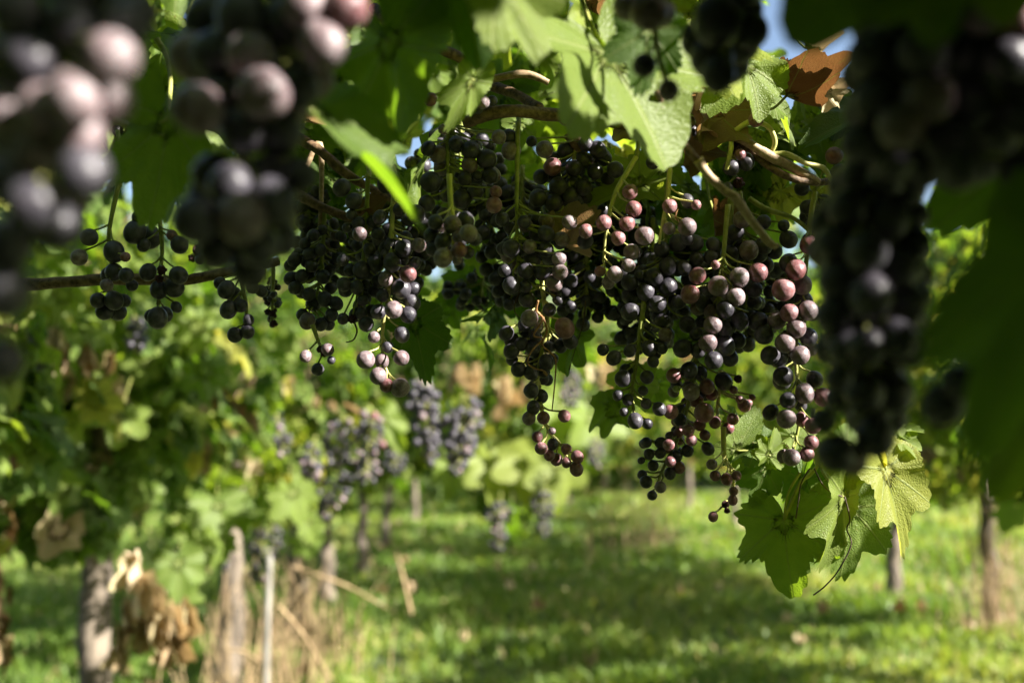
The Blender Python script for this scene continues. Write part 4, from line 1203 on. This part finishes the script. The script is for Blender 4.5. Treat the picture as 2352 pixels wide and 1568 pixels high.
for i, (J, T, h, lb) in enumerate((
        ((1590, 262, .66), (1640, 330, .66), .5, 'crumpled brown leaf scrap above the broken twig'),
        ((1640, 250, .66), (1600, 360, .66), .35, 'dark brown dry leaf hanging where the twig bends'),
        ((1440, 285, .67), (1400, 330, .67), .8, 'tan dry leaf scrap under the tip of the pale sunlit leaf'),
        ((1560, 230, .66), (1600, 275, .65), .95, 'small straw-coloured leaf scrap top right of the broken twig'),
        ((1350, 20, .7), (1400, 60, .7), .45, 'orange withered leaf scrap at the top edge behind the pale leaf'),
        ((1900, 205, .7), (1880, 262, .7), .9, 'whitish curled rim of dead leaf hanging below the bronze one'),
        ((1570, 330, .68), (1585, 420, .68), .2, 'dark shrivelled leaf behind the middle of the twig'),
        ((830, 500, .68), (880, 530, .68), .3, 'tiny reddish dry scrap beside the thin stem on the left'),
        ((700, 280, .69), (790, 300, .68), .75, 'grey-brown dry leaf above the upper left cane'),
        ((1850, 110, .8), (1880, 150, .8), .9, 'small half-dried leaf sticking up before the sky'))):
    big_leaf(lb, J, T, (.5, -.8, .4), h, i, .9, M_DRY, [(0, .5)] if h > .4 else None, None, DRY_HI, 'dead_leaf', 'dry leaf scraps near the camera')

# ------------------------------------------------------------------ the leafy shoot at the lower right
shoot = empty('leafy_shoot', P(1872, 1040, .68))
tag(shoot, 'sunlit leafy vine shoot hanging at the lower right below the grapes', 'vine shoot')


def shoot_leaf(J, T, n, hue, shape, sx=1.0, label=None, lit=(), stem_to=None):
    J, T = P(*J), P(*T)
    m = MB()
    y = T - J
    put_leaf(m, LEAF_HI[shape % 8], J, y, n, y.length, hue, sx)
    o = m.build('leaf', M_LEAF, shoot)
    if label:
        o['label'] = label
    fr = frame(y, n)
    for (a, b) in lit:
        LIT.append((J + Vector(fr @ np.array([a * y.length * sx, b * y.length, 0])), random.uniform(1.0, 1.4)))
    if stem_to:
        s = MB()
        e = P(*stem_to)
        s.tube([J, J.lerp(e, .5) + Vector((random.uniform(-.003, .003), 0, .002)), e], [.0008, .0009, .0012], 6, 4)
        s.build('petiole', M_STEM, shoot)


shoot_leaf((1800, 1195, .68), (1812, 1362, .66), (-.45, -.85, -.2), .48, 2, 1.05, 'broad shaded leaf, lowest on the left', (), (1838, 1085, .68))
shoot_leaf((1937, 1140, .65), (1897, 1312, .64), (.7, -.6, .35), .66, 0, .62, 'pale folded leaf in full sun', [(0, .2), (0, .5), (0, .8), (.3, .4)], (1888, 1080, .67))
shoot_leaf((1955, 1165, .69), (1940, 1335, .68), (.15, -.9, .35), .50, 5, .95, None, [(.5, .2), (.5, .5), (0, .6)], (1935, 1130, .69))
shoot_leaf((2033, 1078, .66), (2092, 1268, .655), (.45, -.85, .1), .90, 6, .72, 'bright yellow-green leaf with the sun shining through', [(0, .2), (0, .5), (0, .8), (.4, .3), (-.4, .3)], (2050, 1030, .67))
shoot_leaf((2072, 1012, .67), (2125, 1030, .67), (.4, -.8, .4), .66, 3, 1.0, None, [(0, .3), (0, .7)], (2050, 1030, .67))
shoot_leaf((2050, 990, .68), (2120, 980, .67), (.3, -.6, .7), .60, 1, .7, None, [(0, .5)], (2040, 1020, .67))
shoot_leaf((1945, 1022, .67), (2035, 1068, .665), (.3, -.7, .6), .46, 7, 1.0, 'grey-green leaf in half shade at the top', [(0, .5), (0, .8)], (1900, 1050, .68))
shoot_leaf((1690, 1035, .69), (1752, 940, .69), (.5, -.7, .3), .56, 4, .8, None, [(0, .3), (0, .6), (.3, .4)], (1790, 1050, .69))
shoot_leaf((1745, 1020, .69), (1648, 1062, .69), (-.2, -.6, .6), .26, 3, .9, None, (), (1800, 1050, .69))
shoot_leaf((1765, 1045, .67), (1790, 985, .67), (.5, -.7, .4), .62, 1, 1.1, None, [(0, .5)], (1810, 1060, .68))
shoot_leaf((1820, 1000, .68), (1880, 985, .68), (.5, -.7, .4), .62, 5, .9, None, [(0, .5)], (1830, 1060, .68))
shoot_leaf((1760, 1075, .69), (1730, 1165, .69), (.1, -.8, .3), .34, 0, .8, None, (), (1800, 1070, .69))
shoot_leaf((1845, 1100, .70), (1840, 1220, .70), (-.4, -.8, .2), .30, 1, .6, None, (), (1860, 1080, .69))
shoot_leaf((1990, 1090, .70), (2005, 1140, .70), (-.1, -.8, .4), .2, 2, 1.3, None, (), (1960, 1060, .69))
shoot_leaf((1905, 1230, .66), (1880, 1300, .655), (.9, -.3, .1), .6, 7, .3, None, [(0, .5)])
shoot_leaf((1950, 1095, .66), (2005, 1068, .66), (.3, -.6, .6), .58, 6, .8, None, [(0, .5)], (1935, 1130, .67))
shoot_leaf((1985, 890, .70), (2015, 925, .70), (.5, -.7, .3), .64, 2, .9, None, [(0, .5)], (2010, 860, .71))
shoot_leaf((1930, 1060, .69), (1960, 1120, .69), (.4, -.7, .4), .6, 3, .7, None, [(0, .5)], (1900, 1055, .69))
for pts, r in (([(1868, 1000, .69), (1880, 1060, .68), (1860, 1090, .68), (1838, 1110, .68), (1802, 1190, .68)], .0014),
               ([(1880, 1060, .68), (1895, 1085, .675), (1935, 1138, .66)], .0012),
               ([(1868, 940, .70), (1868, 1000, .69)], .0016),
               ([(1880, 1060, .68), (1960, 1040, .68), (2050, 1030, .67)], .0012)):
    m = MB()
    m.tube([P(*p) for p in pts], r, 7, 5, .05)
    m.build('stem', M_STEM, shoot)
for pts in ([(1940, 1140), (1952, 1190), (1945, 1215), (1955, 1250), (1925, 1310), (1895, 1345), (1868, 1366)], [(1860, 1075), (1840, 1110), (1834, 1150), (1828, 1190)], [(1870, 1075), (1888, 1110), (1910, 1130), (1935, 1140)]):
    m = MB()
    m.tube([P(u, v, .645) for u, v in pts], .0005, 6, 6, .1)
    m.build('tendril', M_DARKTENDRIL, shoot)

# ------------------------------------------------------------------ leaves of the overhead vine that the photo shows
R = random.Random(77)


def in_sky_gap(u, v):
    return (1725 < u < 2040 and v < 260) or (1560 < u < 2400 and v < -50)


NKEY = len(LIT)
for i in range(110):                      # places where the sun gets into the leaf roof
    LIT.append((P(R.uniform(330, 1880), R.uniform(-60, 420), R.uniform(.68, 1.45)), R.uniform(1.1, 1.5)))
for i in range(36):                       # and where it reaches the rows behind
    LIT.append((P(R.uniform(-20, 700), R.uniform(420, 760), R.uniform(2.1, 3.2)), R.uniform(1.0, 1.5)))
for (u, v, d) in ((240, 1400, 2.95), (235, 1470, 2.95), (230, 1540, 2.95), (360, 1460, 2.75), (395, 1480, 2.72), (420, 1500, 2.75), (300, 1350, 2.7), (290, 1450, 2.7), (280, 1530, 2.7), (612, 1340, 3.45), (612, 1420, 3.45),
                  (500, 1190, 2.55), (415, 1330, 2.5), (430, 1390, 2.5), (170, 830, 2.1), (205, 850, 2.1), (145, 900, 2.1), (275, 980, 2.2), (690, 1160, 3.0), (15, 1200, 2.4), (12, 1320, 2.4), (14, 1450, 2.4), (970, 900, 2.35), (985, 980, 2.35), (1055, 980, 2.4), (1050, 1050, 2.4), (760, 1120, 2.65), (780, 1030, 2.65), (850, 1010, 2.6), (100, 770, 2.1), (312, 770, 2.2), (560, 1350, 4.3), (680, 1350, 5.4)):
    LIT.append((P(u, v, d), 1.5))
for (u, v) in ((2185, 650), (2262, 722), (2300, 900)):
    LIT.append((P(u, v, .246), .45))
TP = np.array([tuple(p) for p, c in LIT])
TC = np.array([c for p, c in LIT])
S = np.array(SUN)


def blocks(c, size, m=None):
    w = np.array(c) - TP[:m]
    t = w @ S
    dist = np.linalg.norm(w - t[:, None] * S, axis=1)
    return bool(np.any((t > 0) & (dist < size * TC[:m])))


nvis = 0
while nvis < 92:
    u, v = R.uniform(-60, 1800), R.uniform(-120, 330) if R.random() < .8 else R.uniform(200, 470)
    d = R.uniform(.70, 1.15)
    J = P(u, v, d)
    if in_sky_gap(u, v) or blocks(J, .04, NKEY):
        continue
    m = MB()
    put_leaf(m, R.choice(LEAF_MID), J, (R.gauss(0, .7), R.gauss(0, .5), -.7 + R.gauss(0, .4)), (R.gauss(0, .6), R.gauss(.1, .6), .7), R.uniform(.032, .060), min(1, max(0, R.gauss(.50, .17))))
    m.build('leaf', M_LEAF, vine)
    nvis += 1
fol = MB()
# small shoots right of the pale cane and round the grapes
for (uc, vc, su, sv, n, dm, ds, hm) in ((1800, 300, 70, 60, 22, .74, .04, .5), (1760, 420, 90, 60, 26, .78, .05, .5), (1950, 260, 60, 30, 8, .8, .05, .35), (1240, 640, 130, 80, 14, .80, .06, .35), (1150, 420, 260, 90, 26, .82, .08, .5), (800, 440, 90, 60, 10, .85, .08, .5), (1480, 420, 90, 70, 16, .80, .06, .4), (1600, 700, 120, 160, 14, .78, .05, .5), (760, 330, 60, 60, 10, .8, .05, .3), (1060, 700, 140, 60, 18, .95, .1, .3), (1500, 830, 120, 60, 8, .85, .08, .5)):
    for i in range(n):
        J = P(R.gauss(uc, su), R.gauss(vc, sv), dm + R.uniform(-ds, ds))
        if blocks(J, .025, NKEY):
            continue
        put_leaf(fol, R.choice(LEAF_MID), J, (R.gauss(0, .7), R.gauss(0, .4), -.6 + R.gauss(0, .4)), (R.gauss(.2, .6), R.gauss(-.3, .6), .5), R.uniform(.016, .036), min(1, max(0, R.gauss(hm, .18))))
# the leaf roof behind, deeper and denser at the top
for i in range(620):
    u, v = R.uniform(-200, 1900), R.uniform(-220, 260) if R.random() < .75 else R.uniform(100, 420)
    d = R.uniform(.95, 2.0)
    if in_sky_gap(u, v) or (v > 300 and R.random() < .5) or blocks(P(u, v, d), .05, NKEY):
        continue
    put_leaf(fol, R.choice(LEAF_LO), P(u, v, d), (R.gauss(0, .7), R.gauss(0, .5), -.6 + R.gauss(0, .5)), (R.gauss(0, .6), R.gauss(0, .6), .8), R.uniform(.04, .07), min(1, max(0, R.gauss(.54, .18))))

# ------------------------------------------------------------------ unseen roof leaves added over and beside the camera to cast the dappled shade
n = 0
for i in range(13000):
    small = i > 4500
    u, v = R.uniform(-150, 2500), R.uniform(-150, 1330 if R.random() < .8 else 900)
    d = R.uniform(.24, 1.0) if R.random() < .25 else (R.uniform(.60, .80) if R.random() < .7 else R.uniform(.22, .45))
    if v > 1120 and u < 1450:
        continue
    c = P(u, v, d) + SUN * R.uniform(.16, .85)
    q = project(c)
    if q and q[2] > 0 and -200 < q[0] < 2550 and -200 < q[1] < 1780:
        continue
    size = R.uniform(.016, .030) if small else R.uniform(.030, .058)
    nrm = Vector((R.gauss(.6, .4), R.gauss(-.3, .4), R.gauss(.6, .35)))
    tip = Vector((R.gauss(0, .6), R.gauss(0, .6), -.8))
    fr = frame(tip, nrm)
    mid = np.array(c) + fr[:, 1] * size * .25
    if blocks(mid, size * (.85 if small else .95)):
        continue
    put_leaf(fol, R.choice(LEAF_MIN if small else LEAF_LO), c, tip, nrm, size, min(1, max(0, R.gauss(.35, .15))))
    n += 1
for i in range(4200):  # more unseen roof leaves, added to dim sky fill and shade the left row
    if i < 1700:
        c = Vector((R.uniform(-1.9, .9), R.uniform(-1.7, .5), R.uniform(1.62, 2.0)))
    else:
        y = R.uniform(1.0, 3.3)
        c = Vector((R.uniform(-.35, 1.0), y, CAMZ + .46 * y + R.uniform(.14, .40)))
        if vnoise(np.array([c.x]), np.array([c.y]), .38, 8)[0] < .30:
            continue
    q = project(c)
    if q and q[2] > 0 and q[1] > -150:
        continue
    size = R.uniform(.05, .085)
    nrm = Vector((R.gauss(.3, .4), R.gauss(-.1, .4), 1))
    tip = Vector((R.gauss(0, .8), R.gauss(0, .8), -.5))
    fr = frame(tip, nrm)
    if blocks(np.array(c) + fr[:, 1] * size * .25, size * .95):
        continue
    put_leaf(fol, R.choice(LEAF_LO), c, tip, nrm, size, min(1, max(0, R.gauss(.35, .15))))
print('roof leaves', n, 'lit targets', len(LIT), 'grapes', NB)
fo = fol.build('foliage', M_LEAF, vine)  # visible leaves together with the unseen ones added for shade
fo['kind'] = 'stuff'

# rows continued beside and behind the viewpoint: dense mass added to block sky light
rows = MB()
for i in range(7000):
    k = R.random()
    if k < .28:
        c = Vector((-1.25 + R.gauss(0, .2), R.uniform(-4.5, 1.0), R.uniform(.55, 2.05)))
    elif k < .52:
        c = Vector((2.55 + R.gauss(0, .22), R.uniform(-5, 4.2), R.uniform(.5, 2.0)))
    elif k < .9:
        c = Vector((R.uniform(-1.6, 2.9), -1.75 + R.gauss(0, .22), R.uniform(.3, 2.4)))
    else:
        c = Vector((-3.6 + R.gauss(0, .25), R.uniform(-3, 14), R.uniform(.6, 1.9)))
    put_leaf(rows, R.choice(LEAF_MIN), c, (R.gauss(0, .6), R.gauss(0, .6), -.7), (R.gauss(0, .7), R.gauss(0, .7), .4), R.uniform(.09, .15), min(1, max(0, R.gauss(.4, .15))))
tag(rows.build('sky_block_foliage', M_LEAF), 'dense green row foliage, mostly unseen, added around the viewpoint to block skylight', 'foliage', kind='stuff')
